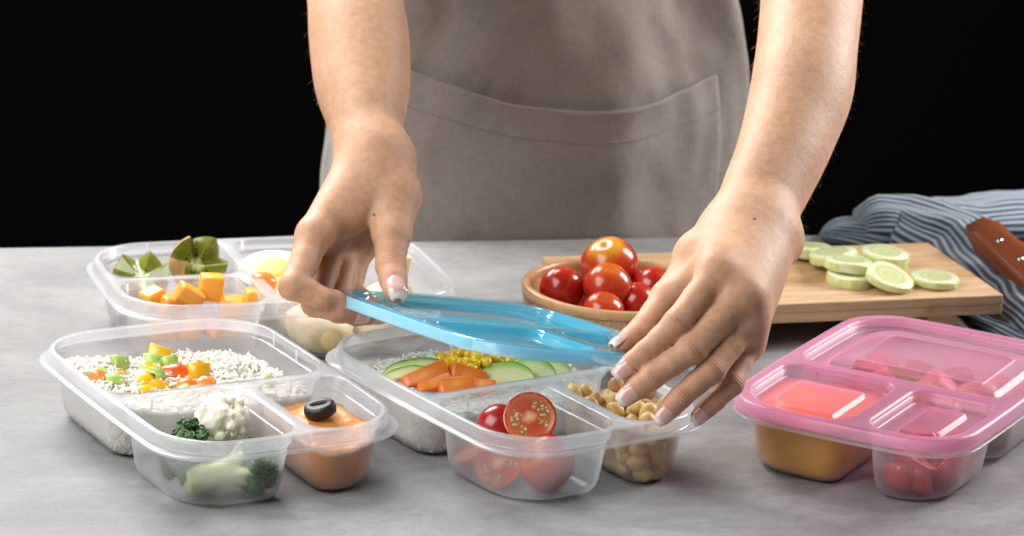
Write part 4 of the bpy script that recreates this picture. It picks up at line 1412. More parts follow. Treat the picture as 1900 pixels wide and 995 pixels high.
for u, v, dy, r, sq, mat, ax, lab in [
    (1130, 492, 0.018, 0.0205, 0.98, M_TOMY, (-0.22, -0.35, 0.9), 'large tomato with a yellow top, highest in the bowl'),
    (1127, 533, -0.014, 0.0172, 0.97, M_TOM, (0.08, -0.32, 0.95), 'orange-shouldered tomato in the middle of the bowl'),
    (1043, 537, -0.006, 0.0160, 1.02, M_TOM, (-0.3, 0.7, 0.6), 'plain red tomato at the free side of the bowl'),
    (1120, 577, -0.036, 0.0145, 0.95, M_TOM, (0.02, -0.45, 0.9), 'small tomato low against the bowl front'),
    (1212, 537, 0.004, 0.0165, 1.0, M_TOM, (0.5, 0.6, 0.5), 'red tomato half hidden behind the hand'),
    (1182, 562, -0.012, 0.0150, 1.0, M_TOM, (0.6, 0.3, 0.2), 'shaded red tomato wedged under the two big ones'),
    (1085, 565, 0.0, 0.0150, 1.0, M_TOM, (-0.6, 0.3, 0.2), 'shaded red tomato deep under the plain red one')]:
    p = at_plane(u, v, BW + np.array([0, dy, 0]), np.array([0, 1.0, 0]))
    tomato(frame(p, x=RGT, z=unit(ax)), r, sq, mat, lab)


# ------------------------------------------------------------------ cutting board with cucumber
ZB = 0.034
B0 = at_z(1862, 547, ZB); B1 = at_z(1410, 566, ZB); B2 = at_z(1723, 450, ZB)
bx = unit(B1 - B0); by = unit(B2 - B0 - ((B2 - B0) @ bx) * bx)
BD = (B2 - B0) @ by
BL = 0.315
TH = 0.0150
M_BOARD = mat_wood('board_wood', (0.50, 0.30, 0.155), (0.60, 0.39, 0.215), (0.68, 0.47, 0.28), (0.5, 6, 6), 0.45, 0.22, dark=(0.30, 0.14, 0.045), kn=0.45)
board = empty('cutting_board', M=frame(B0, x=bx, y=by))
tag(board, 'pale wooden cutting board on feet, with peeled cucumber slices', 'cutting board')
flip = -1.0 if np.cross(bx, by)[2] < 0 else 1.0
NP = 9
pw = BD / NP
for k in range(NP):
    for lv in ((0, 1) if k == 0 else (2,)):
        hgt = TH if lv == 2 else TH / 2
        zc = -TH / 2 if lv == 2 else (-TH / 4 if lv == 0 else -0.75 * TH)
        V, F = rbox(BL, pw - 0.0001, hgt - (0.0001 if lv != 2 else 0), 0.0006, 1)
        V = V + np.array([BL / 2, pw * (k + 0.5), 0])
        V[:, 2] = (V[:, 2] + zc) * flip
        obj('plank', V - np.array([0.0, 0.0, 0.0]), F, M_BOARD, board, smooth=False)
for xx in (0.045, BL - 0.06):
    V, F = rbox(0.024, BD * 0.92, ZB - TH, 0.001, 1)
    V = V + np.array([xx, BD / 2, 0]); V[:, 2] = (V[:, 2] - TH - (ZB - TH) / 2) * flip
    obj('foot', V, F, M_BOARD, board, smooth=False)


def mat_cuke():
    t = NT('cucumber_flesh')
    c = t.coord('Object')
    sp = t.node('ShaderNodeSeparateXYZ', ins={0: c})
    r = t.math('DIVIDE', t.math('SQRT', t.math('ADD', t.math('POWER', sp.outputs[0], 2), t.math('POWER', sp.outputs[1], 2))), 0.0185)
    ang = t.math('ARCTAN2', sp.outputs[1], sp.outputs[0])
    n = t.noise(c, 170, 4)
    rn = t.math('ADD', r, t.math('MULTIPLY_ADD', n, 0.2, -0.1))
    face = t.ramp(rn, [(0.0, (0.66, 0.66, 0.36)), (0.25, (0.56, 0.60, 0.28)), (0.42, (0.64, 0.66, 0.38)), (0.62, (0.52, 0.60, 0.26)), (0.70, (0.72, 0.75, 0.50)), (0.97, (0.74, 0.77, 0.52)), (1.0, (0.58, 0.66, 0.26))])
    rind = t.ramp(t.noise(t.node('ShaderNodeMapping', ins={'Vector': c, 'Scale': (1, 1, 0.1)}).outputs[0], 90, 2), [(0.35, (0.70, 0.73, 0.42)), (0.55, (0.55, 0.64, 0.22)), (0.68, (0.36, 0.52, 0.06))])
    side = t.math('GREATER_THAN', r, 0.965)
    cc = t.mix(side, face, rind)
    return t.done(t.bsdf(cc, 0.22, t.bump(n, 0.25, 0.0008), 0.4, (0.8, 1, 0.5), 0.005, coat=0.35))


M_CUKE = mat_cuke()


def cuke_mesh(seed, th, r=0.0185):
    V, F = lathe([(0, -th / 2), (r * 0.92, -th / 2), (r * 0.985, -th * 0.42), (r, -th * 0.3), (r, th * 0.3), (r * 0.985, th * 0.42), (r * 0.93, th / 2), (r * 0.55, th * 0.47), (0, th * 0.45)], 40)
    V[:, :2] *= (1 + 0.035 * np.sin(3 * np.arctan2(V[:, 1], V[:, 0]) + seed))[:, None]
    return mesh_data('cucumber_slice', nz(V, 60, 0.0007, seed), F, M_CUKE)


for i, (u, v, z, n, th, lab) in enumerate([
    (1497, 464, 0.006, (0.02, 0.10, 0.95), 0.0085, 'cucumber slice at the arm end of the row, seen on edge'),
    (1545, 475, 0.010, (-0.16, 0.06, 0.95), 0.0075, 'tilted cucumber slice resting on its two neighbours'),
    (1574, 490, 0.0125, (0.05, 0.05, 0.95), 0.0080, 'cucumber slice with a green edge, lying on another slice'),
    (1580, 515, 0.0045, (0.0, -0.05, 1.0), 0.0090, 'thick cucumber slice underneath the green-edged one'),
    (1640, 479, 0.0055, (0.06, -0.03, 1.0), 0.0110, 'thickest cucumber slice, lying flat with its wet face up'),
    (1650, 516, 0.0080, (0.24, -0.22, 0.92), 0.0060, 'cucumber slice tilted towards the board front'),
    (1735, 519, 0.0035, (0.02, -0.02, 1.0), 0.0060, 'lone thin cucumber slice nearest the board corner')]):
    p = at_z(u, v, ZB + z)
    tag(link('cucumber_slice', cuke_mesh(i * 1.9, th), None, frame(p, x=RGT, z=unit(n))), lab, 'cucumber')


# ------------------------------------------------------------------ striped kitchen towel and knife
def mat_towel():
    t = NT('striped_towel')
    s = t.node('ShaderNodeAttribute', attribute_name='stripe').outputs['Fac']
    c = t.coord('Object')
    fr = t.math('FRACT', t.math('DIVIDE', s, 0.0068))
    w = t.math('ABSOLUTE', t.math('SUBTRACT', fr, 0.5))
    st = t.ramp(w, [(0.19, 0.0), (0.23, 1.0)])
    n = t.noise(c, 900, 2)
    cc = t.mix(st, (0.25, 0.29, 0.345), (0.012, 0.036, 0.066))
    cc = t.mix(1.0, cc, t.ramp(n, [(0.3, 0.75), (0.7, 1.1)]), 'MULTIPLY')
    return t.done(t.bsdf(cc, 0.85, t.bump(n, 0.5, 0.0006), spec=0.2, **{'Sheen Weight': 0.3}))


M_TOWEL = mat_towel()
TV, TF, TS = [], [], []


def towel_roll(path, hw, H, s0, slant, seed, nseg=60, nphi=36, cap0=0.022, turns=1.0):
    path = np.array(path)
    L = np.concatenate([[0], np.cumsum(np.linalg.norm(np.diff(path, axis=0), axis=1))])
    base = len(TV)
    for i in range(nseg + 1):
        f = i / nseg; s = f * L[-1]
        p = np.array([np.interp(s, L, path[:, k]) for k in range(3)])
        e = 0.02
        q0 = np.array([np.interp(max(s - e, 0), L, path[:, k]) for k in range(3)]); q1 = np.array([np.interp(min(s + e, L[-1]), L, path[:, k]) for k in range(3)])
        d = unit(q1 - q0); d[2] = 0; d = unit(d)
        side = np.array([d[1], -d[0], 0.0])
        k = math.sqrt(max(0.0, 1 - max(0.0, 1 - s / cap0) ** 2)) if cap0 else 1
        w = np.interp(f, np.linspace(0, 1, len(hw)), hw) * (0.25 + 0.75 * k); h = np.interp(f, np.linspace(0, 1, len(H)), H) * max(k, 0.03)
        for j in range(nphi + 1):
            a = math.pi * turns * j / nphi
            fold = 1 + 0.07 * math.sin(3 * a + f * 5 + seed) + 0.05 * math.sin(7 * a - f * 9 + seed * 2)
            off = side * math.cos(a) * w * fold + np.array([0, 0, 1.0]) * math.sin(a) ** 0.8 * h * fold if math.sin(a) >= 0 else side * math.cos(a) * w * fold
            TV.append(p + off)
            TS.append(s0 + a * 0.040 + slant * s + 0.0012 * math.sin(f * 7 + seed))
    for i in range(nseg):
        for j in range(nphi):
            a = base + i * (nphi + 1) + j
            TF.append((a, a + 1, a + nphi + 2, a + nphi + 1))


towel_roll([at_z(1583, 428, 0.012), at_z(1680, 432, 0.010), at_z(1790, 478, 0.006), at_z(1905, 568, 0.003), at_z(2060, 690, 0.002)], [0.026, 0.036, 0.040, 0.042, 0.04], [0.026, 0.031, 0.029, 0.026, 0.023], 0.0, 0.05, 1.0)
towel_roll([at_z(1524, 436, 0.003), at_z(1600, 445, 0.004), at_z(1720, 452, 0.004)], [0.020, 0.026, 0.03], [0.014, 0.018, 0.015], 0.003, 0.12, 2.3, nseg=36)
towel_roll([at_z(1690, 425, 0.004), at_z(1800, 432, 0.004), at_z(2050, 418, 0.004)], [0.045, 0.05, 0.05], [0.026, 0.028, 0.03], 0.005, -0.08, 4.1, nseg=36)
towel_roll([at_z(1800, 520, 0.002), at_z(1900, 600, 0.001), at_z(2040, 690, 0.001)], [0.03, 0.038, 0.04], [0.010, 0.012, 0.012], 0.005, -0.12, 5.1, nseg=30)
me = mesh_data('towel', nz(np.array(TV), 32, 0.0026, 2.0), TF, M_TOWEL)
at = me.attributes.new('stripe', 'FLOAT', 'POINT'); at.data.foreach_set('value', np.array(TS, np.float32))
tw = solid(link('towel', me), 0.0014, 0)
tag(tw, 'crumpled kitchen towel with blue and white stripes behind the board', 'towel')

M_HANDLE = mat_wood('red_brown_handle_wood', (0.15, 0.040, 0.018), (0.21, 0.062, 0.028), (0.27, 0.088, 0.04), (0.4, 6, 6), 0.4, 0.0)
t = NT('steel'); M_STEEL = t.done(t.bsdf((0.55, 0.56, 0.58), 0.28, Metallic=1.0))
kA = at_z(1816, 428, 0.0500); kB = at_z(1905, 484, 0.0470); kx = unit(kB - kA)
knife = empty('kitchen_knife', M=frame(kA, x=kx, z=unit(np.array([-0.25, -0.35, 0.9]))))
tag(knife, 'knife with a red-brown wooden handle lying on the striped towel', 'knife')
V, F = rbox(1, 1, 1, 0.16, 3)
bm = bmesh.new(); bmesh.ops.create_cube(bm, size=1); bmesh.ops.subdivide_edges(bm, edges=bm.edges[:], cuts=5, use_grid_fill=True)
V = np.array([v.co for v in bm.verts]); F = [[v.index for v in f.verts] for f in bm.faces]; bm.free()
nrm = np.linalg.norm(V[:, 1:], axis=1, keepdims=True); mx = np.abs(V[:, 1:]).max(1, keepdims=True)
V[:, 1:] = V[:, 1:] * (0.80 + 0.20 * mx / (nrm + 1e-9) * 1.0) * 1.05
x = V[:, 0] + 0.5
wid = 0.027 - 0.003 * np.exp(-((x - 0.35) / 0.25) ** 2)
wid *= np.clip(0.62 + 4 * x, 0, 1)
V = np.stack([x * 0.112 - 0.004, V[:, 1] * wid, V[:, 2] * 0.019 * np.clip(0.75 + 3 * x, 0, 1)], 1)
hnd = obj('handle', V, F, M_HANDLE, knife)
for xx in (0.032, 0.062, 0.092):
    V, F = lathe([(0, -0.0002), (0.0028, -0.0002), (0.0028, 0.0003), (0.0, 0.0006)], 14)
    obj('rivet', V + np.array([xx, 0, 0.0098]), F, M_STEEL, hnd)
bl = [(0.106, -0.013), (0.29, -0.012), (0.33, 0.0), (0.27, 0.010), (0.106, 0.013)]
V = [(x, y, 0.0012) for x, y in bl] + [(x, y, -0.0012) for x, y in bl]
F = [tuple(range(5)), tuple(reversed(range(5, 10)))] + [(k, 5 + k, 5 + (k + 1) % 5, (k + 1) % 5) for k in range(5)]
obj('blade', V, F, M_STEEL, knife, smooth=False)


# ------------------------------------------------------------------ the person: arms and hands, apron, shirt
def mat_skin():
    t = NT('skin')
    c = t.coord('Object')
    n1 = t.noise(c, 28, 4, 0.6)
    n2 = t.noise(c, 190, 3, 0.6)
    cc = t.ramp(n1, [(0.3, (0.565, 0.315, 0.192)), (0.7, (0.625, 0.372, 0.243))])
    cc = t.mix(1.0, cc, t.ramp(n2, [(0.3, 0.88), (0.7, 1.08)]), 'MULTIPLY')
    fl = t.node('ShaderNodeAttribute', attribute_name='flush').outputs['Fac']
    cc = t.mix(t.math('MULTIPLY', fl, 0.72), cc, (0.54, 0.225, 0.16))
    mole = t.node('ShaderNodeTexVoronoi', ins={'Vector': c, 'Scale': 21.0}).outputs['Distance']
    cc = t.mix(t.ramp(mole, [(0.022, 0.75), (0.034, 0.0)]), cc, (0.13, 0.05, 0.03))
    fs = t.node('ShaderNodeAttribute', attribute_name='fold_s').outputs['Fac']
    fw = t.node('ShaderNodeAttribute', attribute_name='fold_w').outputs['Fac']
    wob = t.math('MULTIPLY_ADD', t.noise(c, 240, 2), 2.6, t.math('MULTIPLY', fs, 2 * math.pi / 0.0021))
    cre = t.math('POWER', t.math('MULTIPLY_ADD', t.math('SINE', wob), 0.5, 0.5), 3.0)
    crease = t.math('MULTIPLY', cre, fw)
    cc = t.mix(t.math('MULTIPLY', crease, 0.40), cc, (0.33, 0.14, 0.085))
    cells = t.node('ShaderNodeTexVoronoi', ins={'Vector': c, 'Scale': 1100.0}).outputs['Distance']
    b = t.bump(t.math('MULTIPLY', crease, -1.0), 0.75, 0.0009)
    b = t.bump(t.noise(c, 420, 4, 0.7), 0.34, 0.0006, t.bump(t.noise(c, 95, 3, 0.6), 0.22, 0.0014, b))
    b = t.bump(cells, 0.24, 0.0004, b)
    rough = t.ramp(n2, [(0.3, 0.46), (0.7, 0.60)])
    return t.done(t.bsdf(cc, rough, b, 0.33, (1.0, 0.35, 0.18), 0.006, spec=0.35))


def mat_nail():
    t = NT('french_manicure')
    a = t.node('ShaderNodeAttribute', attribute_name='nail').outputs['Fac']
    cc = t.ramp(a, [(0.0, (0.66, 0.40, 0.34)), (0.12, (0.74, 0.46, 0.42)), (0.78, (0.74, 0.46, 0.42)), (0.84, (0.82, 0.72, 0.66)), (1.0, (0.84, 0.76, 0.70))])
    return t.done(t.bsdf(cc, 0.16, None, 0.15, (1, 0.5, 0.4), 0.002, coat=0.6))


M_SKIN = mat_skin()
M_NAIL = mat_nail()
CV = -FWD
UPC = -DWN


class Finger:
    def __init__(s, pts, rad, dorsal, web=None):
        s.J = [at_d(*p) for p in pts]
        s.r = tuple(k * 0.965 for k in rad)
        s.n = dorsal


def finger_sdf(P, f, kk=0.0028):
    d = None
    J, r = f.J, f.r
    for i in range(len(J) - 1):
        a, b = J[i], J[i + 1]
        ax = unit(b - a)
        n = unit(f.n - (f.n @ ax) * ax)
        q = 0.93 if i < len(J) - 2 else 0.88
        # slight waist in each phalanx so that the joints read
        m = (a + b) / 2
        rm = (r[i] + r[i + 1]) / 2 * (0.93 if i < 2 else 0.99)
        e = smin(seg(P, a, m, r[i], rm, n, q), seg(P, m, b, rm, r[i + 1], n, q), 0.002)
        # soft pad under each bone
        pad = ell(P, m - n * r[i] * 0.34, np.stack([ax, n, np.cross(ax, n)]), (np.linalg.norm(b - a) * 0.42, r[i] * 0.62, r[i] * 0.72))
        e = smin(e, pad, 0.004)
        d = e if d is None else smin(d, e, kk)
    return d


def bbox_dist(P, pts, m):
    lo = pts.min(0) - m; hi = pts.max(0) + m
    return np.linalg.norm(np.maximum(np.maximum(lo - P, P - hi), 0), axis=-1)


class Arm:
    def __init__(s, arm, palm, fingers, extra=()):
        s.arm, s.palm, s.fingers, s.extra = arm, palm, fingers, extra

    def sdf(s, P):
        P = np.asarray(P, float)
        d = np.full(len(P), 0.5)
        big = len(P) > 4000 and np.ptp(P[:, 0]) < 0.06
        c0 = P.mean(0)
        for a, b, ra, rb, n, q in s.arm:
            if big and np.linalg.norm((a + b) / 2 - c0) > 0.5 * np.linalg.norm(b - a) + 0.11: continue
            d = smin(d, seg(P, a, b, ra, rb, n, q), 0.0015)
        hp = np.array([j for f in s.fingers for j in f.J] + [s.palm[0][0]])
        if big and bbox_dist(c0[None], hp, 0.04)[0] > 0.045: return d
        pal = None
        for a, b, ra, rb, n, q, k in s.palm:
            e = seg(P, a, b, ra, rb, n, q)
            pal = e if pal is None else smin(pal, e, k)
        for c, ax, rad, k in s.extra:
            pal = smin(pal, ell(P, c, ax, rad), k)
        base = smin(d, pal, 0.016)
        out = base
        for f in s.fingers:
            pts = np.array(f.J)
            if big and bbox_dist(c0[None], pts, 0.014)[0] > 0.055: continue
            far = bbox_dist(P, pts, 0.014)
            near = far < 0.03
            e = far + 0.012
            if near.any():
                Pn = P[near]
                e[near] = finger_sdf(Pn, f)
            g = smin(base, e, 0.0065)
            k_ = 1e-6 + 0.0011 * np.clip(np.minimum(base - g, base - out) / 0.0015, 0, 1)
            out = smin(out, g, k_)
        return out


def D(u, v, d): return at_d(u, v, d)


# ---- her left arm (on the right of the picture): back of the hand to the camera
def smooth_path(rows_, n=5):
    """rows of (point, radius, flatness): a smooth chain of short tapered pieces"""
    P_ = np.array([np.append(p, (r, q)) for p, r, q in rows_])
    out = []
    for k in range(len(P_) - 1):
        a, b, c, d = P_[max(k - 1, 0)], P_[k], P_[k + 1], P_[min(k + 2, len(P_) - 1)]
        for i in range(n):
            t_ = i / n
            out.append(0.5 * ((2 * b) + (-a + c) * t_ + (2 * a - 5 * b + 4 * c - d) * t_ ** 2 + (-a + 3 * b - 3 * c + d) * t_ ** 3))
    out.append(P_[-1])
    return out


def arm_chain(rows_, n_flat, n=5):
    pts = smooth_path(rows_, n)
    return [(a[:3], b[:3], a[3], b[3], n_flat, (a[4] + b[4]) / 2) for a, b in zip(pts[:-1], pts[1:])]


W = D(1386, 440, 2.362)
SH = np.array([0.185, 2.90, 0.44])
nf = unit(CV + 0.25 * RGT)
armR = arm_chain([(W, .0262, .80), (D(1409, 378, 2.385), .0278, .82), (D(1444, 300, 2.412), .0300, .86), (D(1466, 240, 2.435), .0322, .90), (D(1488, 165, 2.46), .0350, .92), (D(1498, 85, 2.49), .0347, .95),
                  (D(1506, 0, 2.525), .0355, .97), (D(1511, -110, 2.565), .0365, 1.0), (D(1470, -330, 2.70), .042, 1.0), (SH, .050, 1.0)], nf)
fR = [Finger([(1332, 506, 2.296), (1256, 600, 2.273), (1198, 655, 2.272), (1158, 686, 2.271)], (.0116, .0093, .0078, .0067), unit(CV + 0.25 * UPC + 0.1 * RGT)),
      Finger([(1379, 549, 2.292), (1283, 649, 2.268), (1210, 700, 2.265), (1166, 733, 2.264)], (.0118, .0095, .0080, .0069), unit(CV + 0.18 * UPC + 0.15 * RGT)),
      Finger([(1386, 594, 2.297), (1321, 687, 2.272), (1263, 737, 2.266), (1233, 769, 2.264)], (.0112, .0089, .0075, .0065), unit(CV + 0.1 * UPC + 0.25 * RGT)),
      Finger([(1385, 636, 2.306), (1359, 712, 2.285), (1327, 744, 2.279), (1297, 772, 2.276)], (.0100, .0078, .0066, .0058), unit(CV + 0.35 * RGT))]
thR = Finger([(1300, 478, 2.345), (1238, 552, 2.326), (1193, 612, 2.308), (1154, 640, 2.296)], (.0155, .0115, .0098, .0078), unit(UPC + 0.5 * CV - 0.5 * RGT))
mc = [f.J[0] for f in fR]
nd = unit(CV + 0.35 * UPC)
cmid = (mc[0] + mc[1] + mc[2]) / 3
palmR = [(W + 0.010 * -RGT, mc[0], 0.0205, 0.0122, nd, 0.85, .016), (W, mc[1], 0.0210, 0.0122, nd, 0.85, 0.016), (W + 0.006 * RGT, mc[2], 0.0200, 0.0116, nd, 0.85, 0.016), (W + 0.012 * RGT, mc[3], 0.0180, 0.0104, nd, 0.9, 0.016),
         (mc[0] - nd * 0.003, mc[1] - nd * 0.003, 0.0108, 0.0108, None, 1, 0.010), (mc[1] - nd * 0.003, mc[2] - nd * 0.003, 0.0108, 0.0102, None, 1, 0.010), (mc[2] - nd * 0.003, mc[3] - nd * 0.003, 0.0102, 0.0090, None, 1, 0.010),
         (W - nd * 0.012 - RGT * 0.012, thR.J[0], 0.016, 0.0150, None, 1, 0.014), (thR.J[1], mc[0] - nd * 0.012 + UPC * 0.012, 0.0075, 0.0090, None, 1, 0.014), (thR.J[0], (mc[0] + W) / 2 - nd * 0.010, 0.0145, 0.0145, None, 1, 0.014),
         (W + (cmid - W) * 0.35, W + (cmid - W) * 0.9 - nd * 0.002, 0.0190, 0.0150, nd, 0.75, 0.018)]
AR = Arm(armR, palmR, fR + [thR], extra=[(D(1462, 452, 2.372), np.eye(3), (.0095, .010, .012), .012)])

# ---- her right arm (on the left of the picture): thumb side to the camera
W2 = D(696, 298, 2.482)
SH2 = np.array([-0.165, 2.82, 0.44])
nf2 = RGT
armL = arm_chain([(W2, .0255, .84), (D(681, 250, 2.497), .0260, .88), (D(677, 200, 2.515), .0300, .95), (D(672, 150, 2.535), .0338, .99), (D(666, 70, 2.56), .0352, 1.0), (D(659, 0, 2.585), .0340, 1.0),
                  (D(650, -120, 2.63), .0360, 1.0), (D(690, -330, 2.72), .042, 1.0), (SH2, .050, 1.0)], nf2)
fL = [Finger([(583, 436, 2.428), (543, 531, 2.400), (598, 555, 2.402), (640, 566, 2.412)], (.0118, .0102, .0087, .0072), unit(-RGT + 0.75 * CV - 0.3 * UPC)),
      Finger([(612, 446, 2.462), (585, 562, 2.424), (628, 577, 2.408), (664, 582, 2.412)], (.0118, .0102, .0086, .0072), unit(CV * 0.9 - 0.55 * UPC - 0.2 * RGT)),
      Finger([(642, 452, 2.482), (628, 560, 2.448), (660, 584, 2.436), (698, 586, 2.436)], (.0112, .0096, .0084, .0070), unit(-UPC + 0.4 * CV)),
      Finger([(668, 455, 2.495), (650, 540, 2.470), (684, 570, 2.455), (715, 575, 2.450)], (.0100, .0086, .0074, .0062), unit(-UPC + 0.2 * CV))]
thL = Finger([(733, 362, 2.462), (727, 436, 2.440), (725, 494, 2.424), (734, 541, 2.4050)], (.0165, .0132, .0106, .0090), unit(CV + 0.25 * RGT + 0.25 * UPC))
mc = [f.J[0] for f in fL]
pn = unit(RGT + 0.25 * CV)           # palm looks to the right of the picture
palmL = [(W2 - 0.004 * RGT, mc[0], 0.0205, 0.0115, None, 1, .01), (W2 + FWD * 0.006, mc[1], 0.0200, 0.0110, None, 1, 0.010), (W2 + FWD * 0.014, mc[2], 0.0190, 0.0105, None, 1, 0.010), (W2 + FWD * 0.02, mc[3], 0.0170, 0.0098, None, 1, 0.010),
         (mc[0], mc[1], 0.0095, 0.0090, None, 1, 0.008), (mc[1], mc[2], 0.0090, 0.0088, None, 1, 0.008), (mc[2], mc[3], 0.0088, 0.0080, None, 1, 0.008),
         (W2 + RGT * 0.008 + CV * 0.004, thL.J[0], 0.0180, 0.0160, None, 1, 0.014), (D(690, 345, 2.462), D(655, 405, 2.446), 0.0150, 0.0105, None, 1, 0.014), (thL.J[0], thL.J[1], 0.0150, 0.0105, None, 1, 0.010),
         (D(700, 400, 2.475), D(672, 440, 2.485), 0.015, 0.011, None, 1, 0.014)]
AL = Arm(armL, palmL, fL + [thL])


def build_arm(A, h):
    pts = np.array([p for s_ in A.arm for p in s_[:2]] + [j for f in A.fingers for j in f.J])
    return surface_net(A.sdf, pts.min(0) - 0.055, pts.max(0) + 0.055, h, B=18, smooth=3, slack=1.35)


VR, FR = build_arm(AR, 0.00125)
VL, FL = build_arm(AL, 0.00125)
# chest and shoulders (under shirt and apron), coarse
TC = at_z(1050, 445, 0.0) + EY * 0.124
up = np.array([0, 0, 1.0])


def torso_sdf(P):
    d = seg(P, TC - up * 0.10, TC + up * 0.16, 0.080, 0.072, EX, 1.45)
    d = smin(d, seg(P, TC + up * 0.16, TC + up * 0.40 + EY * 0.02, 0.074, 0.078, EX, 1.45), 0.05)
    d = smin(d, seg(P, SH, SH2, 0.045, 0.045), 0.04)
    return smin(d, seg(P, TC + up * 0.42 + EY * 0.02, TC + up * 0.52, 0.05, 0.05), 0.03)


VT, FT = surface_net(torso_sdf, TC + np.array([-0.32, -0.2, -0.28]), TC + np.array([0.32, 0.25, 0.62]), 0.009, B=12, smooth=2)
VB = np.concatenate([VR, VL, VT]); FB = np.concatenate([FR, FL + len(VR), FT + len(VR) + len(VL)])
me = mesh_np('person', VB, FB, M_SKIN)
fold_s = np.zeros(len(VB), np.float32); fold_w = np.zeros(len(VB), np.float32); flush = np.zeros(len(VB), np.float32)
for A in (AR, AL):
    for fi, f in enumerate(A.fingers):
        th = f is thR or f is thL
        for j, (wd, wt) in {1: (0.0050, 0.50), 2: (0.0036, 0.38)}.items():
            if th and j == 1: continue
            J = f.J[j]; ax = unit(unit(f.J[j + 1] - J) + unit(J - f.J[j - 1])); n = unit(f.n - (f.n @ ax) * ax)
            rel = VB - J; s_ = rel @ ax; rad = rel - s_[:, None] * ax
            rl = np.linalg.norm(rad, axis=1) + 1e-9
            w = np.exp(-(s_ / wd) ** 2) * np.clip((rad @ n) / rl, 0, 1) ** 1.6 * (rl < 0.0155)
            m = w > fold_w
            fold_s[m] = s_[m]; fold_w[m] = (w * wt)[m]
            flush = np.maximum(flush, 0.55 * w)
        rel = np.linalg.norm(VB - f.J[-1], axis=1)
        flush = np.maximum(flush, 0.75 * np.exp(-(rel / 0.012) ** 2))
        rel = np.linalg.norm(VB - f.J[0], axis=1)
        flush = np.maximum(flush, 0.35 * np.exp(-(rel / 0.013) ** 2))
for nm, a in (('fold_s', fold_s), ('fold_w', fold_w), ('flush', flush.astype(np.float32))):
    me.attributes.new(nm, 'FLOAT', 'POINT').data.foreach_set('value', a)
person = link('person', me)
tag(person, 'person in a taupe apron holding a blue lid with both hands', 'person')


def nail(f, width, length, lift=0.0, back=0.55, roll=0.0, droop=0.9):
    T = f.J[-1]; ax = unit(T - f.J[-2]); n = unit(f.n - (f.n @ ax) * ax)
    sd = np.cross(ax, n)
    if roll:
        n, sd = n * math.cos(roll) + sd * math.sin(roll), sd * math.cos(roll) - n * math.sin(roll)
    r = f.r[-1]
    nu, nv = 11, 14
    V, F, Aa = [], [], []
    for i in range(nv):
        t_ = i / (nv - 1)
        s_ = -back * length + t_ * length
        wq = width * (0.86 + 0.14 * math.sin(min(t_ / 0.5, 1) * math.pi / 2)) * (1.0 if t_ < 0.62 else math.cos((t_ - 0.62) / 0.38 * 1.18) ** 0.75)
        wq = max(wq, width * 0.10)
        if t_ < 0.12: wq *= 0.62 + 0.38 * math.sqrt(t_ / 0.12)
        for j in range(nu):
            x = (j / (nu - 1) - 0.5) * 2
            ang = x * 0.95
            Rr = width * 0.64
            z = r * 0.90 + lift + (math.cos(ang) - 1) * Rr * 0.85 - 0.00035 * (1 - t_) - droop * max(0, t_ - 0.55) ** 2 * length * 0.5
            V.append(T + ax * (s_ - 0.0010 * x * x * (0.5 if t_ < 0.5 else -0.3)) + sd * (wq / 2) * math.sin(ang) / math.sin(0.95) + n * z)
            Aa.append(t_ - 0.05 * (1 - x * x) + 0.03)
    for i in range(nv - 1):
        for j in range(nu - 1):
            a = i * nu + j
            F.append((a, a + 1, a + nu + 1, a + nu))
    m = mesh_data('fingernail', V, F, M_NAIL)
    m.attributes.new('nail', 'FLOAT', 'POINT').data.foreach_set('value', np.array(Aa, np.float32))
    solid(link('fingernail', m, person), 0.0006, 0)


nail(fR[0], 0.0108, 0.0165, back=0.52); nail(fR[1], 0.0112, 0.0170, back=0.52); nail(fR[2], 0.0102, 0.0160, back=0.52); nail(fR[3], 0.0090, 0.0140, back=0.52)
nail(thR, 0.0115, 0.0165, back=0.48)
nail(thL, 0.0142, 0.0190, back=0.44, lift=0.0003, droop=2.6)
nail(fL[0], 0.0105, 0.0150, back=0.5); nail(fL[1], 0.0108, 0.0175, back=0.55); nail(fL[2], 0.0100, 0.0150); nail(fL[3], 0.0085, 0.0130)


# ---- fine hair on the forearms
def arm_hair(V, Fq, A, n, seed, lo_seg):
    rg = np.random.default_rng(seed)
    nor = np.zeros_like(V)
    a, b, c = V[Fq[:, 0]], V[Fq[:, 1]], V[Fq[:, 2]]
    fn = np.cross(b - a, c - a)
    for k in range(4): np.add.at(nor, Fq[:, k], fn)
    nor /= np.linalg.norm(nor, axis=1)[:, None] + 1e-12
    p0, p1 = A.arm[0][0], A.arm[len(A.arm) // 2][1]
    ax = unit(p0 - p1)
    s_ = (V - p0) @ ax
    ok = np.argwhere(s_ < lo_seg)[:, 0]
    pick = rg.choice(ok, n)
    AV, AF = [], []
    for q in pick:
        p, nn = V[q], nor[q]
        d = unit(ax * 0.75 + nn * rg.uniform(0.35, 0.9) + rg.normal(0, 0.25, 3) + RGT * 0.2)
        L = rg.uniform(0.004, 0.0095); r = 0.000045
        sd = unit(np.cross(d, nn + 0.01)); s2 = np.cross(d, sd)
        i0 = len(AV)
        cur = nn * -L * 0.25
        for t_, rr in ((0, 1.0), (0.5, 0.8), (1.0, 0.15)):
            c0 = p + d * L * t_ + cur * t_ * t_
            for k in range(3):
                an = 2 * math.pi * k / 3
                AV.append(c0 + (sd * math.cos(an) + s2 * math.sin(an)) * r * rr)
        for e in range(2):
            for k in range(3):
                k2 = (k + 1) % 3
                AF.append((i0 + e * 3 + k, i0 + e * 3 + k2, i0 + e * 3 + 3 + k2, i0 + e * 3 + 3 + k))
    return np.array(AV), np.array(AF)


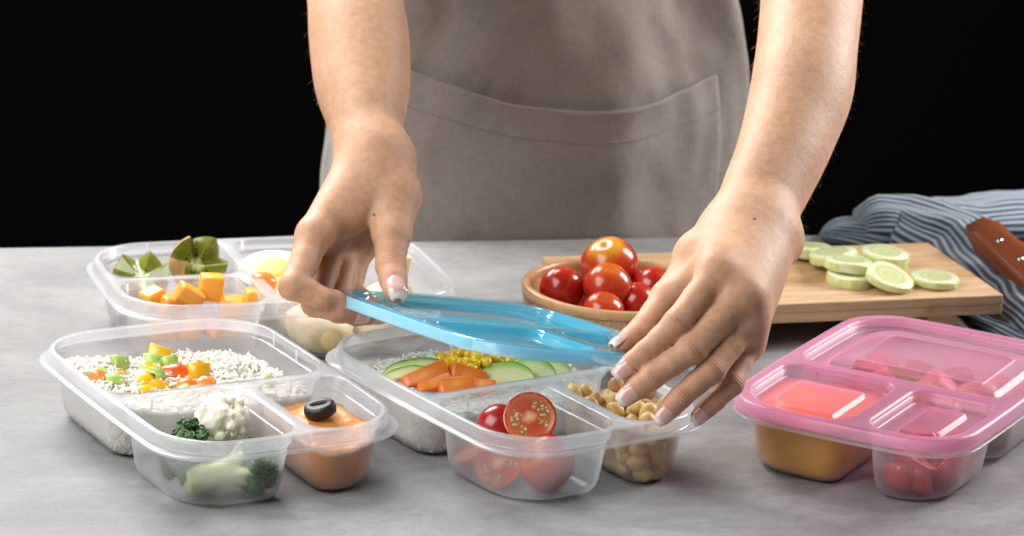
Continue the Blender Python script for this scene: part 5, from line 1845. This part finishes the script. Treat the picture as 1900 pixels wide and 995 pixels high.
t = NT('body_hair'); M_HAIR = t.done(t.bsdf((0.42, 0.28, 0.17), 0.4))
for V_, F_, A_, n_, sd_ in ((VR, FR, AR, 3600, 3), (VL, FL, AL, 1500, 4)):
    hv, hf = arm_hair(V_, F_, A_, n_, sd_, -0.004)
    o = link('arm_hair', mesh_np('arm_hair', hv, hf, M_HAIR), person); o['kind'] = 'stuff'


# ---- apron
def mat_linen():
    t = NT('taupe_linen')
    uv = t.coord('UV')
    mp = t.node('ShaderNodeMapping', ins={'Vector': uv, 'Scale': (1, 1, 1)}).outputs[0]
    w1 = t.node('ShaderNodeTexWave', wave_type='BANDS', bands_direction='X', ins={'Vector': mp, 'Scale': 150.0, 'Distortion': 1.5, 'Detail': 2.0}).outputs['Fac']
    w2 = t.node('ShaderNodeTexWave', wave_type='BANDS', bands_direction='Y', ins={'Vector': mp, 'Scale': 150.0, 'Distortion': 1.5, 'Detail': 2.0}).outputs['Fac']
    slx = t.noise(t.node('ShaderNodeMapping', ins={'Vector': uv, 'Scale': (10, 70, 1)}).outputs[0], 8, 4)
    sly = t.noise(t.node('ShaderNodeMapping', ins={'Vector': uv, 'Scale': (70, 10, 1)}).outputs[0], 8, 4)
    wv = t.math('ADD', t.math('MULTIPLY', w1, 0.5), t.math('MULTIPLY', w2, 0.5))
    th = t.math('ADD', t.math('MULTIPLY', slx, 0.5), t.math('MULTIPLY', sly, 0.5))
    cc = t.ramp(th, [(0.36, (0.250, 0.213, 0.188)), (0.5, (0.280, 0.241, 0.214)), (0.64, (0.310, 0.269, 0.240))])
    cc = t.mix(1.0, cc, t.ramp(wv, [(0.2, 0.86), (0.8, 1.06)]), 'MULTIPLY')
    big = t.noise(t.coord('Object'), 9, 4)
    cc = t.mix(1.0, cc, t.ramp(big, [(0.3, 0.92), (0.7, 1.06)]), 'MULTIPLY')
    nb = t.bump(wv, 0.25, 0.0005, t.bump(th, 0.3, 0.0008, t.bump(t.noise(t.coord('Object'), 26, 4, 0.55), 0.35, 0.005)))
    return t.done(t.bsdf(cc, 0.9, nb, spec=0.15, **{'Sheen Weight': 0.25, 'Sheen Roughness': 0.4}))


M_LINEN = mat_linen()


def apron_pt(phi, z):
    w = np.interp(z, [-0.35, 0.0, 0.10, 0.20, 0.32, 0.45], [0.190, 0.178, 0.167, 0.142, 0.130, 0.106])
    dp = np.interp(z, [-0.35, 0.0, 0.20, 0.45], [0.120, 0.112, 0.104, 0.10])
    s_, c_ = math.sin(phi), math.cos(phi)
    sx = math.copysign(abs(s_) ** 0.86, s_); cy = math.copysign(abs(c_) ** 0.86, c_)
    p = TC + EX * w * sx - EY * dp * cy + up * z
    # drape: long shallow folds
    nvec = unit(EX * sx / w - EY * cy / dp)
    f = 0.0075 * math.sin(phi * 5.2 + z * 9 + 0.6) * np.clip((z + 0.05) / 0.2, 0.15, 1) + 0.004 * math.sin(phi * 9 - z * 24 + 2.0) * np.clip((z - 0.02) / 0.15, 0, 1)
    f += 0.010 * mnoise.noise(Vector((phi * 1.9, z * 9, 3.3))) + 0.0025 * mnoise.noise(Vector((phi * 6, z * 26, 1.3)))
    f += 0.0035 * (0.5 - abs(mnoise.noise(Vector((phi * 2.6 + z * 5, z * 7 - phi * 1.5, 7.7))))) + 0.0018 * (0.5 - abs(mnoise.noise(Vector((phi * 5.5 - z * 8, z * 15, 2.2)))))
    # a diagonal pull from the waist ties
    f += 0.009 * math.exp(-((phi - 0.95 + (z - 0.2) * 2.6) / 0.13) ** 2) * np.clip((z + 0.02) / 0.1, 0, 1)
    return p + nvec * f, nvec


def grid_obj(name, rows, mat, parent, th):
    nr, nc = len(rows), len(rows[0])
    V = [p for r in rows for p in r]
    F = [(i * nc + j, i * nc + j + 1, (i + 1) * nc + j + 1, (i + 1) * nc + j) for i in range(nr - 1) for j in range(nc - 1)]
    me = mesh_data(name, V, F, mat)
    uvl = me.uv_layers.new(name='UVMap')
    cu = np.zeros((nr, nc)); cw = np.zeros((nr, nc)); A = np.array(rows)
    cu[:, 1:] = np.cumsum(np.linalg.norm(np.diff(A, axis=1), axis=2), axis=1); cw[1:] = np.cumsum(np.linalg.norm(np.diff(A, axis=0), axis=2), axis=0)
    uvv = np.stack([cu.ravel(), cw.ravel()], 1)
    li = np.empty(len(me.loops), np.int32); me.loops.foreach_get('vertex_index', li)
    uvl.data.foreach_set('uv', uvv[li].astype(np.float32).ravel())
    return solid(link(name, me, parent), th, 0)


PH = np.linspace(-1.75, 1.75, 150); ZS = np.linspace(-0.32, 0.44, 120)
apron = grid_obj('apron', [[apron_pt(p, z)[0] for p in PH] for z in ZS], M_LINEN, person, 0.0014)


def project(p):
    q = np.asarray(p) - CAM
    return 950 + FPX * (q @ RGT) / (q @ FWD), 497.5 + FPX * (q @ DWN) / (q @ FWD)


gp = [(p, z) for p in np.linspace(-1.3, 1.3, 90) for z in np.linspace(-0.02, 0.22, 80)]
gpx = np.array([project(apron_pt(p, z)[0]) for p, z in gp])
def inv_apron(u, v):
    i = np.argmin(((gpx - [u, v]) ** 2).sum(1)); return gp[i]


top = [inv_apron(u, v) for u, v in [(700, 88), (762, 122), (850, 160), (950, 190), (1075, 205), (1180, 190), (1250, 168), (1300, 147), (1324, 141)]]
tp = np.array(sorted(top))
pc = np.linspace(tp[0, 0], tp[-1, 0], 80)
rows = []
NR = 46
for i in range(NR):
    row = []
    for p in pc:
        zt_ = np.interp(p, tp[:, 0], tp[:, 1])
        z = zt_ + (-0.10 - zt_) * (i / (NR - 1)) ** 1.3
        P_, n_ = apron_pt(p, z)
        e = (p - pc[0]) / (pc[-1] - pc[0])
        gape = 0.0135 * math.sin(math.pi * e) ** 1.1 * math.exp(-(zt_ - z) / 0.035) + 0.004 * math.exp(-((e - 0.16) / 0.06) ** 2) * math.exp(-(zt_ - z) / 0.02)
        row.append(P_ + n_ * (0.0022 + gape))
    rows.append(row)
pocket = grid_obj('pocket', rows[::-1], M_LINEN, apron, 0.0016)
# hem and side seam of the pocket
def seam(name, pts, nrm, r, parent):
    V, F = [], []
    for i, (p, n_) in enumerate(zip(pts, nrm)):
        d = unit(pts[min(i + 1, len(pts) - 1)] - pts[max(i - 1, 0)]); s_ = np.cross(d, n_)
        for k in range(6):
            a = 2 * math.pi * k / 6
            V.append(p + (n_ * math.cos(a) * 0.6 + s_ * math.sin(a)) * r)
    for i in range(len(pts) - 1):
        for k in range(6): F.append((i * 6 + k, i * 6 + (k + 1) % 6, (i + 1) * 6 + (k + 1) % 6, (i + 1) * 6 + k))
    me = mesh_data(name, V, F, M_LINEN); me.uv_layers.new(name='UVMap')
    return link(name, me, parent)
seam('hem', [np.array(q) for q in rows[0]], [apron_pt(p, np.interp(p, tp[:, 0], tp[:, 1]))[1] for p in pc], 0.0013, pocket)
stp, stn = [], []
for j_, p in enumerate(pc):
    a_, b_ = np.array(rows[9][j_]), apron_pt(p, 0.08)[1]
    stp.append(a_ + b_ * 0.0010); stn.append(b_)
seam('stitching', stp, stn, 0.00055, pocket)
seam('seam', [np.array(r[-1]) for r in rows], [apron_pt(pc[-1], 0.05)[1]] * NR, 0.0011, pocket)

# ---- black sleeveless shirt under the apron
t = NT('black_shirt'); M_SHIRT = t.done(t.bsdf((0.006, 0.006, 0.007), 0.95, spec=0.05))
VS, FS = surface_net(lambda P: np.maximum(torso_sdf(P) - 0.003, (P[:, 2] - 0.47)), TC + np.array([-0.32, -0.2, -0.3]), TC + np.array([0.32, 0.25, 0.5]), 0.010, B=12, smooth=2)
link('shirt', mesh_np('shirt', VS, FS, M_SHIRT), person)
